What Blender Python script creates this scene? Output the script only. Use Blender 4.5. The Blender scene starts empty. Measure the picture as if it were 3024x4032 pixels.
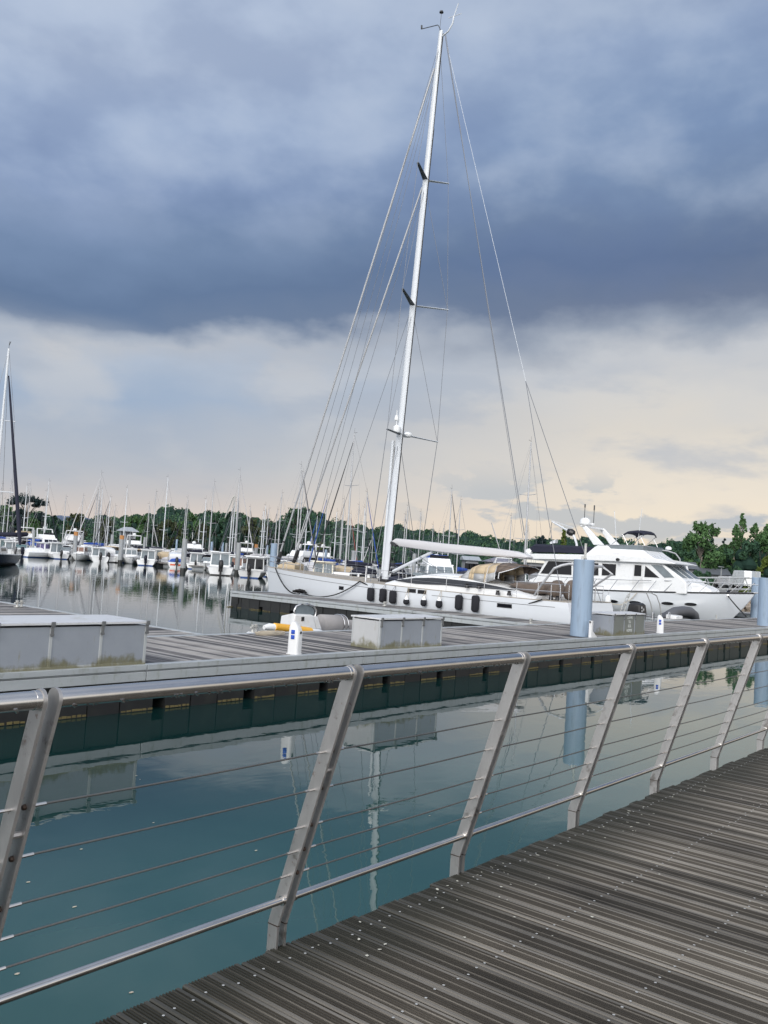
# Marina seen from a wooden walkway under a stormy evening sky.
# World axes: X runs along the walkway and the main pontoon (to the right and away), Y across the water, Z up, z = 0 is the water.
import bpy, bmesh, math, random
from math import sin, cos, pi, radians as rad, atan2, sqrt
from mathutils import Vector, Matrix, noise as mnoise
RND = random.Random(7)
SC = bpy.context.scene
COL = SC.collection
V = Vector

# ------------------------------------------------------------------ camera
F, CX, CY, CAMH = 3500.0, 1512.0, 2016.0, 3.0
def ray0(x, y): return V(((x - CX) / F, -(y - CY) / F, -1.0))
_X = ray0(4370, 2390).normalized()
_a = ray0(1370, 2390 - 3000 * .0654)
_Z = _X.cross(_a).normalized()
if _Z.y < 0: _Z = -_Z
_Y = _Z.cross(_X)
ROT = Matrix((_X, _Y, _Z))
EYE = V((0, 0, CAMH))
def ray(x, y): return ROT @ ray0(x, y)
def atz(x, y, z): d = ray(x, y); return EYE + d * ((z - CAMH) / d.z)
def atX(x, y, X): d = ray(x, y); return EYE + d * (X / d.x)
def atY(x, y, Y): d = ray(x, y); return EYE + d * (Y / d.y)
def atD(x, y, D): return EYE + ray(x, y) * D
def atP(x, y, p, n): d = ray(x, y); return EYE + d * ((p - EYE).dot(n) / d.dot(n))
def hor(x): return 2390 - .0654 * (4370 - x)
FWD = ROT @ V((0, 0, -1)); FWDH = V((FWD.x, FWD.y, 0)).normalized(); RIGHTH = V((FWDH.y, -FWDH.x, 0))
cd = bpy.data.cameras.new('camera'); cam = bpy.data.objects.new('camera', cd); COL.objects.link(cam)
cam.matrix_world = Matrix.Translation(EYE) @ ROT.to_4x4()
cd.sensor_fit = 'VERTICAL'; cd.sensor_height = 36; cd.lens = 36 * F / 4032; cd.clip_end = 6000; cd.clip_start = .05
SC.camera = cam
SC.view_settings.view_transform = 'Standard'; SC.view_settings.look = 'None'
SC.view_settings.exposure = 0; SC.view_settings.gamma = 1

# ------------------------------------------------------------------ materials
def lin(r, g, b):
    f = lambda c: c / 12.92 if c <= .04045 else ((c + .055) / 1.055) ** 2.4
    return (f(r / 255), f(g / 255), f(b / 255))
class NT:
    def __init__(s, tree): s.t = tree; s.n = tree.nodes; s.l = tree.links
    def new(s, ty, **k):
        n = s.n.new(ty)
        for a, b in k.items(): setattr(n, a, b)
        return n
    def link(s, a, b): s.l.new(a, b)
    def val(s, sock, v):
        if hasattr(v, 'is_output'): s.l.new(v, sock)
        elif isinstance(v, (tuple, list)) and len(v) == 3 and sock.type == 'RGBA': sock.default_value = (*v, 1)
        else: sock.default_value = v
    def math(s, op, a, b=None, c=None, clamp=False):
        n = s.new('ShaderNodeMath', operation=op, use_clamp=clamp)
        for i, v in enumerate((a, b, c)):
            if v is not None: s.val(n.inputs[i], v)
        return n.outputs[0]
    def mix(s, f, a, b, mode='MIX'):
        n = s.new('ShaderNodeMix', data_type='RGBA', blend_type=mode)
        s.val(n.inputs[0], f); s.val(n.inputs[6], a); s.val(n.inputs[7], b)
        return n.outputs[2]
    def noise(s, vec, scale, detail=4, rough=.55, dist=0):
        n = s.new('ShaderNodeTexNoise'); n.inputs['Scale'].default_value = scale; n.inputs['Detail'].default_value = detail
        n.inputs['Roughness'].default_value = rough; n.inputs['Distortion'].default_value = dist
        if vec is not None: s.link(vec, n.inputs['Vector'])
        return n.outputs[0]
    def ramp(s, f, stops, interp='LINEAR'):
        n = s.new('ShaderNodeValToRGB'); n.color_ramp.interpolation = interp
        el = n.color_ramp.elements
        while len(el) < len(stops): el.new(.5)
        for e, (p, c) in zip(el, stops):
            e.position = p; e.color = (*c, 1) if isinstance(c, (tuple, list)) else (c, c, c, 1)
        s.link(f, n.inputs[0]); return n.outputs[0]
    def smooth(s, x, a, b):
        n = s.new('ShaderNodeMapRange', interpolation_type='SMOOTHSTEP'); s.val(n.inputs[0], x)
        n.inputs[1].default_value = a; n.inputs[2].default_value = b; return n.outputs[0]
    def mapping(s, vec, scale, loc=(0, 0, 0)):
        n = s.new('ShaderNodeMapping'); s.link(vec, n.inputs[0]); n.inputs[3].default_value = scale; n.inputs[1].default_value = loc
        return n.outputs[0]
def newmat(name):
    m = bpy.data.materials.new(name); m.use_nodes = True
    t = NT(m.node_tree); b = t.n['Principled BSDF']; return m, t, b
def pbr(name, col, rough=.5, metal=0, var=.12, scale=6, bump=0, bscale=40, dirt=None, dirt_amt=.5, dscale=3, spec=.5, coat=0, alpha=1, stretch=(1, 1, 1)):
    """A surface whose own colour varies a little, with optional grime patches and fine relief."""
    m, t, b = newmat(name)
    tc = t.new('ShaderNodeTexCoord').outputs['Object']
    v = t.mapping(tc, stretch)
    n1 = t.noise(v, scale, 5, .6)
    c = t.mix(n1, tuple(x * (1 - var) for x in col), tuple(min(1, x * (1 + var)) for x in col))
    if dirt is not None:
        n2 = t.noise(v, dscale, 6, .65)
        c = t.mix(t.math('MULTIPLY', t.smooth(n2, .48, .72), dirt_amt), c, dirt)
    t.val(b.inputs['Base Color'], c)
    b.inputs['Metallic'].default_value = metal
    r = t.math('ADD', rough - .06, t.math('MULTIPLY', n1, .12)); t.val(b.inputs['Roughness'], r)
    b.inputs['Specular IOR Level'].default_value = spec
    b.inputs['Coat Weight'].default_value = coat
    b.inputs['Alpha'].default_value = alpha
    if bump:
        bn = t.new('ShaderNodeBump'); bn.inputs['Strength'].default_value = bump; bn.inputs['Distance'].default_value = .01
        t.link(t.noise(v, bscale, 4, .6), bn.inputs['Height']); t.link(bn.outputs[0], b.inputs['Normal'])
    return m
M = {}
M['white'] = pbr('white_gelcoat', (.72, .735, .75), .28, var=.03, scale=2, dirt=(.55, .54, .48), dirt_amt=.18, coat=.2)
M['hull_white'] = pbr('pale_hull_paint', (.58, .61, .65), .16, var=.02, scale=.7, dirt=(.5, .52, .52), dirt_amt=.12, coat=.4)
M['cream'] = pbr('cream_gelcoat', (.72, .67, .55), .35, var=.05)
M['grey_hull'] = pbr('grey_painted_hull', (.34, .36, .38), .4, var=.06)
M['navy'] = pbr('navy_hull_paint', (.008, .010, .022), .25, var=.1, spec=.25)
M['blue'] = pbr('blue_antifouling', (.012, .06, .22), .55, var=.15)
M['navycloth'] = pbr('navy_canvas', (.010, .012, .028), .85, var=.25, scale=5, bump=.4, bscale=7)
M['bluecloth'] = pbr('bright_blue_canvas', (.02, .07, .33), .8, var=.2, bump=.4, bscale=7)
M['tan'] = pbr('tan_canvas', (.46, .37, .25), .85, var=.1, scale=4, bump=.4, bscale=6)
M['brown'] = pbr('taupe_canvas', (.125, .098, .082), .9, var=.2, scale=3, bump=.7, bscale=5)
M['greycloth'] = pbr('light_grey_sailcloth', (.50, .50, .52), .8, var=.05, scale=2, bump=.25, bscale=4)
M['black'] = pbr('black_plastic', (.012, .012, .014), .45, var=.3)
M['rubber'] = pbr('black_fender_cover', (.012, .013, .018), .9, var=.3, bump=.3, bscale=120)
M['greyrubber'] = pbr('dark_grey_inflatable_fabric', (.085, .088, .098), .6, var=.15, bump=.2, bscale=5)
M['lightrubber'] = pbr('pale_grey_upholstery', (.27, .26, .26), .8, var=.12, bump=.4, bscale=60)
M['yellow'] = pbr('yellow_inflatable_fabric', (.72, .38, .045), .55, var=.1)
M['red'] = pbr('red_plastic', (.55, .035, .02), .5, var=.12)
M['orange'] = pbr('orange_paint', (.62, .10, .03), .5, var=.15)
M['steel'] = pbr('polished_steel_tube', (.60, .60, .61), .24, 1, var=.06, scale=20)
M['alu'] = pbr('grey_aluminium_mast', (.42, .43, .45), .42, .35, var=.06)
M['mastwhite'] = pbr('white_mast_paint', (.58, .61, .65), .3, var=.03)
M['mastshade'] = pbr('shaded_spreader_underside', (.07, .085, .10), .5, var=.1)
M['wire'] = pbr('rigging_wire', (.20, .21, .23), .4, .7, var=.1)
M['rope'] = pbr('black_mooring_rope', (.012, .012, .013), .9, var=.3)
M['roperaw'] = pbr('pale_rope', (.45, .40, .32), .9, var=.2)
M['teak'] = pbr('weathered_teak_deck', (.30, .27, .23), .75, var=.25, scale=3, stretch=(12, .6, 1))
M['glass'] = pbr('dark_boat_glass', (.008, .009, .012), .10, var=.2, spec=.22)
M['greenglass'] = pbr('sea_green_boat_glass', (.045, .10, .11), .08, var=.3, spec=.8)
M['skyglass'] = pbr('pale_boat_glass', (.15, .18, .20), .10, var=.4, scale=3, spec=.4)
M['purpleglass'] = pbr('lilac_curtained_glass', (.10, .09, .19), .15, var=.3, spec=.8)
M['bandglass'] = pbr('grey_tinted_coachroof_glass', (.035, .040, .050), .15, var=.1, spec=.3)
M['galv'] = pbr('galvanised_steel', (.46, .46, .44), .5, .4, var=.15, dirt=(.28, .25, .20))
M['pilepaint'] = pbr('blue_grey_pile_paint', (.235, .315, .42), .48, var=.05, scale=2, dirt=(.13, .165, .20), dirt_amt=.7, dscale=1.6, stretch=(3, 3, .4))
M['pilegrey'] = pbr('weathered_grey_pile', (.27, .29, .31), .6, var=.12, dirt=(.20, .17, .12), dirt_amt=.7, stretch=(2, 2, .6))
M['rust'] = pbr('rusty_pile_top', (.40, .19, .07), .85, var=.4, scale=3)
M['pilewet'] = pbr('dark_wet_pile_foot', (.015, .017, .016), .4, var=.3)
M['float'] = pbr('black_float_plastic', (.010, .011, .012), .5, var=.35, scale=4, dirt=(.022, .024, .02), dirt_amt=.8, dscale=2, bump=.2, bscale=9)
M['weed'] = pbr('yellowish_marine_growth', (.11, .09, .035), .85, var=.6, scale=9)
M['socketblue'] = pbr('blue_socket_plastic', (.015, .07, .42), .4, var=.1)
M['pedestal'] = pbr('white_pedestal_plastic', (.64, .65, .66), .35, var=.03, dirt=(.45, .43, .36), dirt_amt=.35, dscale=5)
M['stencil'] = pbr('pale_stencil_paint', (.66, .68, .66), .7, var=.25, scale=30)
M['winch'] = pbr('bright_steel', (.55, .55, .56), .2, 1, var=.05)
M['dropping'] = pbr('dried_white_droppings', (.52, .51, .44), .9, var=.3, scale=30)
M['screw'] = pbr('steel_screw_head', (.50, .50, .48), .45, .3, var=.1)
M['roofgrey'] = pbr('grey_slate_roof', (.085, .095, .11), .7, var=.25, scale=2)
M['rooflight'] = pbr('pale_zinc_roof', (.30, .33, .36), .55, var=.12)
M['render'] = pbr('grey_rendered_wall', (.22, .23, .25), .8, var=.15)
M['bark'] = pbr('tree_bark', (.085, .072, .058), .9, var=.35, scale=3, bump=.6, bscale=8)
M['barkpale'] = pbr('pale_grey_bark', (.20, .18, .155), .9, var=.3, scale=3, bump=.5, bscale=8)
M['vinyl'] = pbr('clear_vinyl_window', (.34, .35, .36), .35, var=.2, scale=3, spec=.4)
M['darkgrey'] = pbr('charcoal_metal', (.05, .052, .055), .45, .2, var=.15)
M['vanred'] = pbr('dark_red_cloth', (.16, .02, .02), .8)

def leafmat(name, c1, c2, c3):
    m, t, b = newmat(name)
    r = t.new('ShaderNodeNewGeometry').outputs['Random Per Island']
    tc = t.new('ShaderNodeTexCoord').outputs['Object']
    n = t.noise(tc, .22, 3, .6)
    c = t.ramp(t.math('ADD', t.math('MULTIPLY', r, .55), t.math('MULTIPLY', t.smooth(n, .3, .7), .45)), [(0, c1), (.5, c2), (1, c3)])
    t.link(c, b.inputs['Base Color']); b.inputs['Roughness'].default_value = .75; b.inputs['Specular IOR Level'].default_value = .15
    return m
M['leafdark'] = leafmat('dark_evergreen_leaves', (.014, .030, .026), (.026, .054, .040), (.045, .085, .055))
M['leafforest'] = leafmat('mixed_wood_leaves', (.020, .046, .034), (.040, .088, .050), (.070, .135, .066))
M['leafgreen'] = leafmat('fresh_green_leaves', (.034, .072, .034), (.065, .130, .050), (.105, .190, .07))
M['leafolive'] = leafmat('olive_brown_leaves', (.028, .038, .020), (.056, .070, .034), (.085, .10, .048))
M['leafpine'] = leafmat('blue_green_pine_needles', (.010, .020, .024), (.018, .035, .038), (.032, .056, .052))
M['leafyellow'] = leafmat('yellow_green_leaves', (.05, .075, .02), (.095, .13, .03), (.15, .19, .045))
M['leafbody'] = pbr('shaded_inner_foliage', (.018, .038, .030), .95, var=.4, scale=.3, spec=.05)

# ------------------------------------------------------------------ mesh building
class MB:
    """Collects shapes; build() links them as one mesh object."""
    def __init__(s): s.v = []; s.f = []; s.m = []
    def add(s, vs, fs, mi=0):
        o = len(s.v); s.v += [tuple(v) for v in vs]
        s.f += [tuple(i + o for i in f) for f in fs]; s.m += [mi] * len(fs); return s
    def box(s, a, b, mi=0, mat=None):
        x0, y0, z0 = a; x1, y1, z1 = b
        vs = [V((x, y, z)) for z in (z0, z1) for x, y in ((x0, y0), (x1, y0), (x1, y1), (x0, y1))]
        if mat is not None: vs = [mat @ v for v in vs]
        return s.add(vs, [(3, 2, 1, 0), (4, 5, 6, 7), (0, 1, 5, 4), (1, 2, 6, 5), (2, 3, 7, 6), (3, 0, 4, 7)], mi)
    def loft(s, rings, mi=0, closed=True, caps=True, mis=None):
        n = len(rings[0]); vs = [p for r in rings for p in r]; fs = []; ms = []
        for i in range(len(rings) - 1):
            for j in range(n if closed else n - 1):
                k = (j + 1) % n
                fs.append((i * n + j, i * n + k, (i + 1) * n + k, (i + 1) * n + j)); ms.append(mis[j] if mis else mi)
        if caps:
            fs.append(tuple(range(n - 1, -1, -1))); ms.append(mi)
            o = (len(rings) - 1) * n; fs.append(tuple(o + j for j in range(n))); ms.append(mi)
        s.add(vs, fs); s.m[-len(ms):] = ms; return s
    def tube(s, pts, r, seg=8, mi=0, caps=True):
        pts = [V(p) for p in pts]; n = len(pts); rs = r if isinstance(r, (list, tuple)) else [r] * n
        rings = []; up = None
        for i, p in enumerate(pts):
            d = (pts[min(i + 1, n - 1)] - pts[max(i - 1, 0)])
            d = d.normalized() if d.length > 1e-9 else V((0, 0, 1))
            if up is None: up = V((0, 0, 1)) if abs(d.z) < .9 else V((1, 0, 0))
            a = d.cross(up)
            a = a.normalized() if a.length > 1e-6 else V((1, 0, 0))
            b = d.cross(a).normalized(); up = -b if False else up
            rings.append([p + (a * cos(2 * pi * j / seg) + b * sin(2 * pi * j / seg)) * rs[i] for j in range(seg)])
        return s.loft(rings, mi, True, caps)
    def prism(s, poly, ext, mi=0):
        """poly: 3-D points of a flat outline, ext: extrusion vector."""
        n = len(poly); ext = V(ext); a = [V(p) for p in poly]; vs = a + [p + ext for p in a]
        fs = [tuple(range(n - 1, -1, -1)), tuple(range(n, 2 * n))] + [(i, (i + 1) % n, n + (i + 1) % n, n + i) for i in range(n)]
        return s.add(vs, fs, mi)
    def lathe(s, prof, c=(0, 0, 0), seg=16, mi=0, axis=None):
        c = V(c); rings = []
        q = V((0, 0, 1)).rotation_difference(V(axis).normalized()).to_matrix() if axis is not None else Matrix.Identity(3)
        for r, z in prof:
            rings.append([c + q @ V((r * cos(2 * pi * j / seg), r * sin(2 * pi * j / seg), z)) for j in range(seg)])
        return s.loft(rings, mi)
    def quadstrip(s, top, bot, mi=0):
        n = len(top); return s.add(list(top) + list(bot), [(i, i + 1, n + i + 1, n + i) for i in range(n - 1)], mi)
    def build(s, name, mats, parent=None, smooth=30, loc=None, bevel=0, bseg=2, fixn=True):
        me = bpy.data.meshes.new(name); me.from_pydata(s.v, [], s.f)
        mats = mats if isinstance(mats, (list, tuple)) else [mats]
        for m in mats: me.materials.append(M[m] if isinstance(m, str) else m)
        me.polygons.foreach_set('material_index', s.m)
        if fixn:
            bm = bmesh.new(); bm.from_mesh(me); bmesh.ops.recalc_face_normals(bm, faces=bm.faces); bm.to_mesh(me); bm.free()
        if smooth:
            me.shade_smooth(); me.set_sharp_from_angle(angle=rad(smooth))
        me.update()
        o = bpy.data.objects.new(name, me); COL.objects.link(o)
        if parent is not None: o.parent = parent
        if loc is not None: o.location = loc
        if bevel:
            b = o.modifiers.new('edge', 'BEVEL'); b.width = bevel; b.segments = bseg; b.limit_method = 'ANGLE'; b.angle_limit = rad(40)
        return o
def tag(o, label=None, cat=None, group=None, kind=None):
    if label: o['label'] = label
    if cat: o['category'] = cat
    if group: o['group'] = group
    if kind: o['kind'] = kind
    return o
def thing(name, label, cat, loc=(0, 0, 0), rz=0, group=None):
    o = bpy.data.objects.new(name, None); COL.objects.link(o); o.empty_display_size = .3
    o.location = loc; o.rotation_euler = (0, 0, rz)
    return tag(o, label, cat, group)
def copy_thing(root, loc, rz=0):
    r = root.copy(); COL.objects.link(r); r.location = loc; r.rotation_euler = (0, 0, rz)
    for ch in root.children:
        c = ch.copy(); COL.objects.link(c); c.parent = r
        for g in ch.children:
            d = g.copy(); COL.objects.link(d); d.parent = c
    return r
def sag(a, b, drop, n=14):
    a, b = V(a), V(b)
    return [a.lerp(b, i / n) - V((0, 0, drop * 4 * (i / n) * (1 - i / n))) for i in range(n + 1)]
def ordinal(n):
    w = ['first', 'second', 'third', 'fourth', 'fifth', 'sixth', 'seventh', 'eighth', 'ninth', 'tenth', 'eleventh', 'twelfth', 'thirteenth', 'fourteenth', 'fifteenth']
    return w[n] if n < len(w) else '%dth' % (n + 1)

# ------------------------------------------------------------------ sky and light
W = bpy.data.worlds.new('World'); SC.world = W; W.use_nodes = True
t = NT(W.node_tree); bg = t.n['Background']
tc = t.new('ShaderNodeTexCoord').outputs['Generated']
def dot(v, k):
    n = t.new('ShaderNodeVectorMath', operation='DOT_PRODUCT'); t.link(v, n.inputs[0]); n.inputs[1].default_value = k; return n.outputs['Value']
SUN_DIR = V((-.88, -.24, .50)).normalized()
sky = t.new('ShaderNodeTexSky', sky_type='NISHITA'); sky.sun_disc = False
sky.sun_elevation = math.asin(SUN_DIR.z); sky.sun_rotation = atan2(SUN_DIR.x, SUN_DIR.y); sky.air_density = 1.0; sky.dust_density = 2
fr, rt = dot(tc, FWDH), dot(tc, RIGHTH)
az = t.math('MULTIPLY', t.math('ARCTAN2', rt, fr), 57.2958 / 23.4)           # -1 .. 1 across the view
el = t.math('MULTIPLY', t.math('ARCSINE', dot(tc, (0, 0, 1))), 57.2958)      # degrees
azc = t.math('MAXIMUM', t.math('MINIMUM', az, 2.0), -2.0)
sv = t.mapping(tc, (1, 1, 2.4), (.35, .1, 0))
nA = t.noise(sv, 2.3, 4, .5, .0)
nB = t.noise(t.mapping(tc, (1, 1, 1.7), (3.1, 1.2, .4)), 6.0, 5, .5, .0)
nC = t.noise(t.mapping(tc, (1, 1, 2.0), (7.1, 5.2, 2.4)), 20, 5, .55, .0)
lay = t.math('SUBTRACT', el, t.math('MULTIPLY', azc, 1.63))
wob = t.math('ADD', t.math('MULTIPLY', t.math('SUBTRACT', nA, .5), 9.0), t.math('ADD', t.math('MULTIPLY', t.math('SUBTRACT', nB, .5), 4.5), t.math('MULTIPLY', t.math('SUBTRACT', nC, .5), 1.6)))
wob = t.math('MULTIPLY', wob, t.smooth(el, 1.0, 12.0))
vv = t.math('DIVIDE', t.math('ADD', lay, wob), 40.0)
def deg(y): return math.degrees(math.atan((1208 - y) / 1920)) / 40.0
def stops(lst): return sorted([(max(0, min(1, deg(y))), lin(*c)) for y, c in lst], key=lambda q: q[0])
left = t.ramp(vv, stops([(-420, (168, 182, 205)), (0, (178, 193, 217)), (150, (176, 191, 215)), (300, (162, 180, 209)), (420, (138, 158, 192)), (520, (117, 139, 172)), (620, (101, 123, 156)), (690, (110, 129, 158)), (728, (172, 181, 195)), (742, (186, 192, 202)), (780, (178, 190, 207)), (860, (160, 178, 202)), (930, (172, 183, 199)), (1010, (182, 188, 198)), (1075, (202, 198, 198)), (1130, (222, 208, 198)), (1208, (222, 208, 198))]))
right = t.ramp(vv, stops([(-420, (160, 175, 202)), (0, (167, 183, 208)), (110, (153, 172, 202)), (220, (141, 162, 194)), (320, (126, 149, 184)), (420, (121, 142, 174)), (520, (108, 127, 158)), (610, (98, 116, 147)), (690, (112, 125, 150)), (745, (152, 162, 178)), (800, (198, 201, 206)), (870, (214, 212, 209)), (950, (221, 215, 206)), (1010, (229, 221, 209)), (1080, (238, 227, 211)), (1140, (244, 230, 209)), (1208, (244, 226, 203))]))
cloud = t.mix(t.smooth(t.math('ADD', azc, t.math('MULTIPLY', t.math('SUBTRACT', nA, .5), 1.2)), -.7, .7), left, right)
# soft brighter billows in the upper deck, and small grey cumulus low over the right shore
bil = t.math('MULTIPLY', t.math('MULTIPLY', t.smooth(nB, .46, .68), t.smooth(el, 17, 24)), .30)
cloud = t.mix(bil, cloud, lin(205, 216, 232))
drk = t.math('MULTIPLY', t.math('MULTIPLY', t.smooth(nB, .54, .36), t.smooth(el, 14, 20)), .28)
cloud = t.mix(drk, cloud, lin(100, 122, 165))
nD = t.noise(t.mapping(tc, (1, 1, 2.6), (1.3, 8.2, 4.4)), 9.5, 7, .55, .2)
cum = t.math('MULTIPLY', t.smooth(nD, .49, .55), t.math('MULTIPLY', t.smooth(el, 1.2, 2.6), t.smooth(el, 7.0, 4.6)))
cum = t.math('MULTIPLY', t.math('MULTIPLY', cum, t.smooth(azc, -.1, .3)), .8)
cloud = t.mix(cum, cloud, lin(186, 192, 198))
low = t.math('MULTIPLY', t.math('MULTIPLY', t.smooth(nB, .5, .7), t.math('MULTIPLY', t.smooth(el, 3, 6), t.smooth(el, 14, 11))), .4)
cloud = t.mix(low, cloud, lin(212, 210, 208))
nE = t.noise(t.mapping(tc, (1, 1, 3.2), (5.3, 2.2, 9.4)), 5.0, 6, .55, .1)
low2 = t.math('MULTIPLY', t.math('MULTIPLY', t.smooth(nE, .47, .62), t.math('MULTIPLY', t.smooth(el, 2.2, 4.5), t.smooth(el, 14, 11.5))), .55)
cloud = t.mix(low2, cloud, lin(172, 182, 197))
# unseen overcast behind the walkway and overhead, brightened to light the boats
back = t.smooth(dot(tc, V((-.80, -.60, 0))), -.25, .75)
cloud = t.mix(back, cloud, (2.25, 2.25, 2.28))
zen = t.math('MULTIPLY', t.smooth(el, 38, 75), .8)
cloud = t.mix(zen, cloud, (.85, .91, 1.02))
sc = t.new('ShaderNodeVectorMath', operation='SCALE'); t.link(cloud, sc.inputs[0]); sc.inputs['Scale'].default_value = 10.0
skym = t.mix(.965, sky.outputs[0], sc.outputs[0])
t.link(skym, bg.inputs[0]); bg.inputs[1].default_value = .1
sl = bpy.data.lights.new('sun', 'SUN'); sl.energy = 1.5; sl.angle = rad(16); sl.color = (1, .955, .89)
so = bpy.data.objects.new('sun', sl); COL.objects.link(so); so.location = (-20, -10, 40)
so.rotation_euler = SUN_DIR.to_track_quat('Z', 'Y').to_euler()

# ------------------------------------------------------------------ water
def water_mat():
    m, t, b = newmat('green_harbour_water')
    tc = t.new('ShaderNodeTexCoord').outputs['Object']
    b.inputs['IOR'].default_value = 1.42; b.inputs['Roughness'].default_value = .010
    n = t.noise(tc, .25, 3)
    near = t.mix(n, (.018, .066, .062), (.023, .077, .071)); shade_dark = t.mix(n, (.004, .020, .020), (.006, .027, .026))  # milky green by the quay; pontoon shade is put into the darker colour
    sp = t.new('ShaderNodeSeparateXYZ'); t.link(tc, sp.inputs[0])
    c = t.mix(t.smooth(t.math('ADD', sp.outputs[1], t.math('MULTIPLY', n, 3)), 6.5, 12.8), near, shade_dark); t.link(c, b.inputs['Base Color'])
    w1 = t.noise(t.mapping(tc, (1, 1.5, 1)), 1.1, 3, .5, .4)
    w2 = t.noise(t.mapping(tc, (1, 1.3, 1)), 4.5, 2, .5)
    patch = t.smooth(t.noise(tc, .12, 3), .42, .68)
    farw = t.math('ADD', .0042, t.math('MULTIPLY', t.smooth(t.math('ADD', sp.outputs[1], t.math('MULTIPLY', sp.outputs[0], .5)), 34, 75), .0045))
    h = t.math('ADD', t.math('MULTIPLY', w1, farw), t.math('MULTIPLY', t.math('MULTIPLY', w2, patch), .0018))
    bn = t.new('ShaderNodeBump'); bn.inputs['Strength'].default_value = .55; bn.inputs['Distance'].default_value = 1.0
    t.link(h, bn.inputs['Height']); t.link(bn.outputs[0], b.inputs['Normal'])
    return m
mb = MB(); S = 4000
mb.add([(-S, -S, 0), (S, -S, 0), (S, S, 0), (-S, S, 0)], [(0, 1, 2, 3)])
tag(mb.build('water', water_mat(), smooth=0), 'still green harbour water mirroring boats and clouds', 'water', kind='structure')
# ------------------------------------------------------------------ wooden walkway
ZW, YE = 1.5, 2.43
def wood_mat(name, c_dark, c_mid, c_light, sx, sy, wet=.0, stain=True, rvar=.45, gam=.6, spec=.4):
    m, t, b = newmat(name)
    r = t.new('ShaderNodeNewGeometry').outputs['Random Per Island']
    tc = t.new('ShaderNodeTexCoord').outputs['Object']
    shift = t.new('ShaderNodeCombineXYZ'); t.link(t.math('MULTIPLY', r, 50), shift.inputs[1])
    va = t.new('ShaderNodeVectorMath', operation='ADD'); t.link(tc, va.inputs[0]); t.link(shift.outputs[0], va.inputs[1])
    g = t.noise(t.mapping(va.outputs[0], (sx, sy, 1)), 1.0, 6, .65, .0)
    patch = t.noise(t.mapping(tc, (.9, .7, 1)), 1.3, 5, .6)
    f = t.math('ADD', t.math('ADD', t.math('MULTIPLY', g, gam), .3 - gam / 2), t.math('ADD', t.math('MULTIPLY', t.math('SUBTRACT', r, .18), rvar), t.math('MULTIPLY', t.math('SUBTRACT', patch, .5), .7)))
    c = t.ramp(f, [(.12, c_dark), (.48, c_mid), (.85, c_light)])
    if stain:
        # algae along the water edge of the planks
        sep = t.new('ShaderNodeSeparateXYZ'); t.link(tc, sep.inputs[0])
        ed = t.math('MULTIPLY', t.smooth(t.math('ADD', sep.outputs[1], t.math('MULTIPLY', patch, .7)), 2.15, 2.75), .85)
        c = t.mix(ed, c, (.020, .021, .016))
    t.link(c, b.inputs['Base Color'])
    t.val(b.inputs['Roughness'], t.math('ADD', .50 - wet, t.math('MULTIPLY', g, .35)))
    b.inputs['Specular IOR Level'].default_value = spec
    bn = t.new('ShaderNodeBump'); bn.inputs['Strength'].default_value = .5; bn.inputs['Distance'].default_value = .004
    t.link(g, bn.inputs['Height']); t.link(bn.outputs[0], b.inputs['Normal'])
    return m
M['walkwood'] = wood_mat('weathered_grooved_plank_wood', (.013, .0118, .010), (.056, .049, .040), (.138, .121, .099), 90, 2.2, .04, True, .30, .30, .25)
M['walkedge'] = wood_mat('worn_skylit_plank_edges', (.045, .041, .035), (.175, .160, .138), (.34, .315, .275), 80, 1.6, .08, True, .30, .30)
M['deckwood'] = wood_mat('silvery_pontoon_plank_wood', (.030, .029, .030), (.105, .098, .096), (.34, .32, .30), 16, .5, .10, False, .75)
mb = MB()
pitch, bw = .131, .1225
ng = 7
def board_profile():
    pr = [(-bw / 2, -.03), (-bw / 2, -.004), (-bw / 2 + .004, 0)]
    x0, x1 = -bw / 2 + .0145, bw / 2 - .0145
    gp = (x1 - x0) / ng
    for i in range(ng):
        a = x0 + i * gp
        pr += [(a + gp * .18, 0), (a + gp * .30, -.006), (a + gp * .70, -.006), (a + gp * .82, 0)]
    pr += [(bw / 2 - .003, 0), (bw / 2, -.003), (bw / 2, -.03)]
    return pr
PROF = board_profile()
flat = [PROF[0], PROF[1], PROF[2], PROF[-3], PROF[-2], PROF[-1]]
joists = [YE - .10 - .52 * k for k in range(12)]
nb = 330
rb = random.Random(21)
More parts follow.
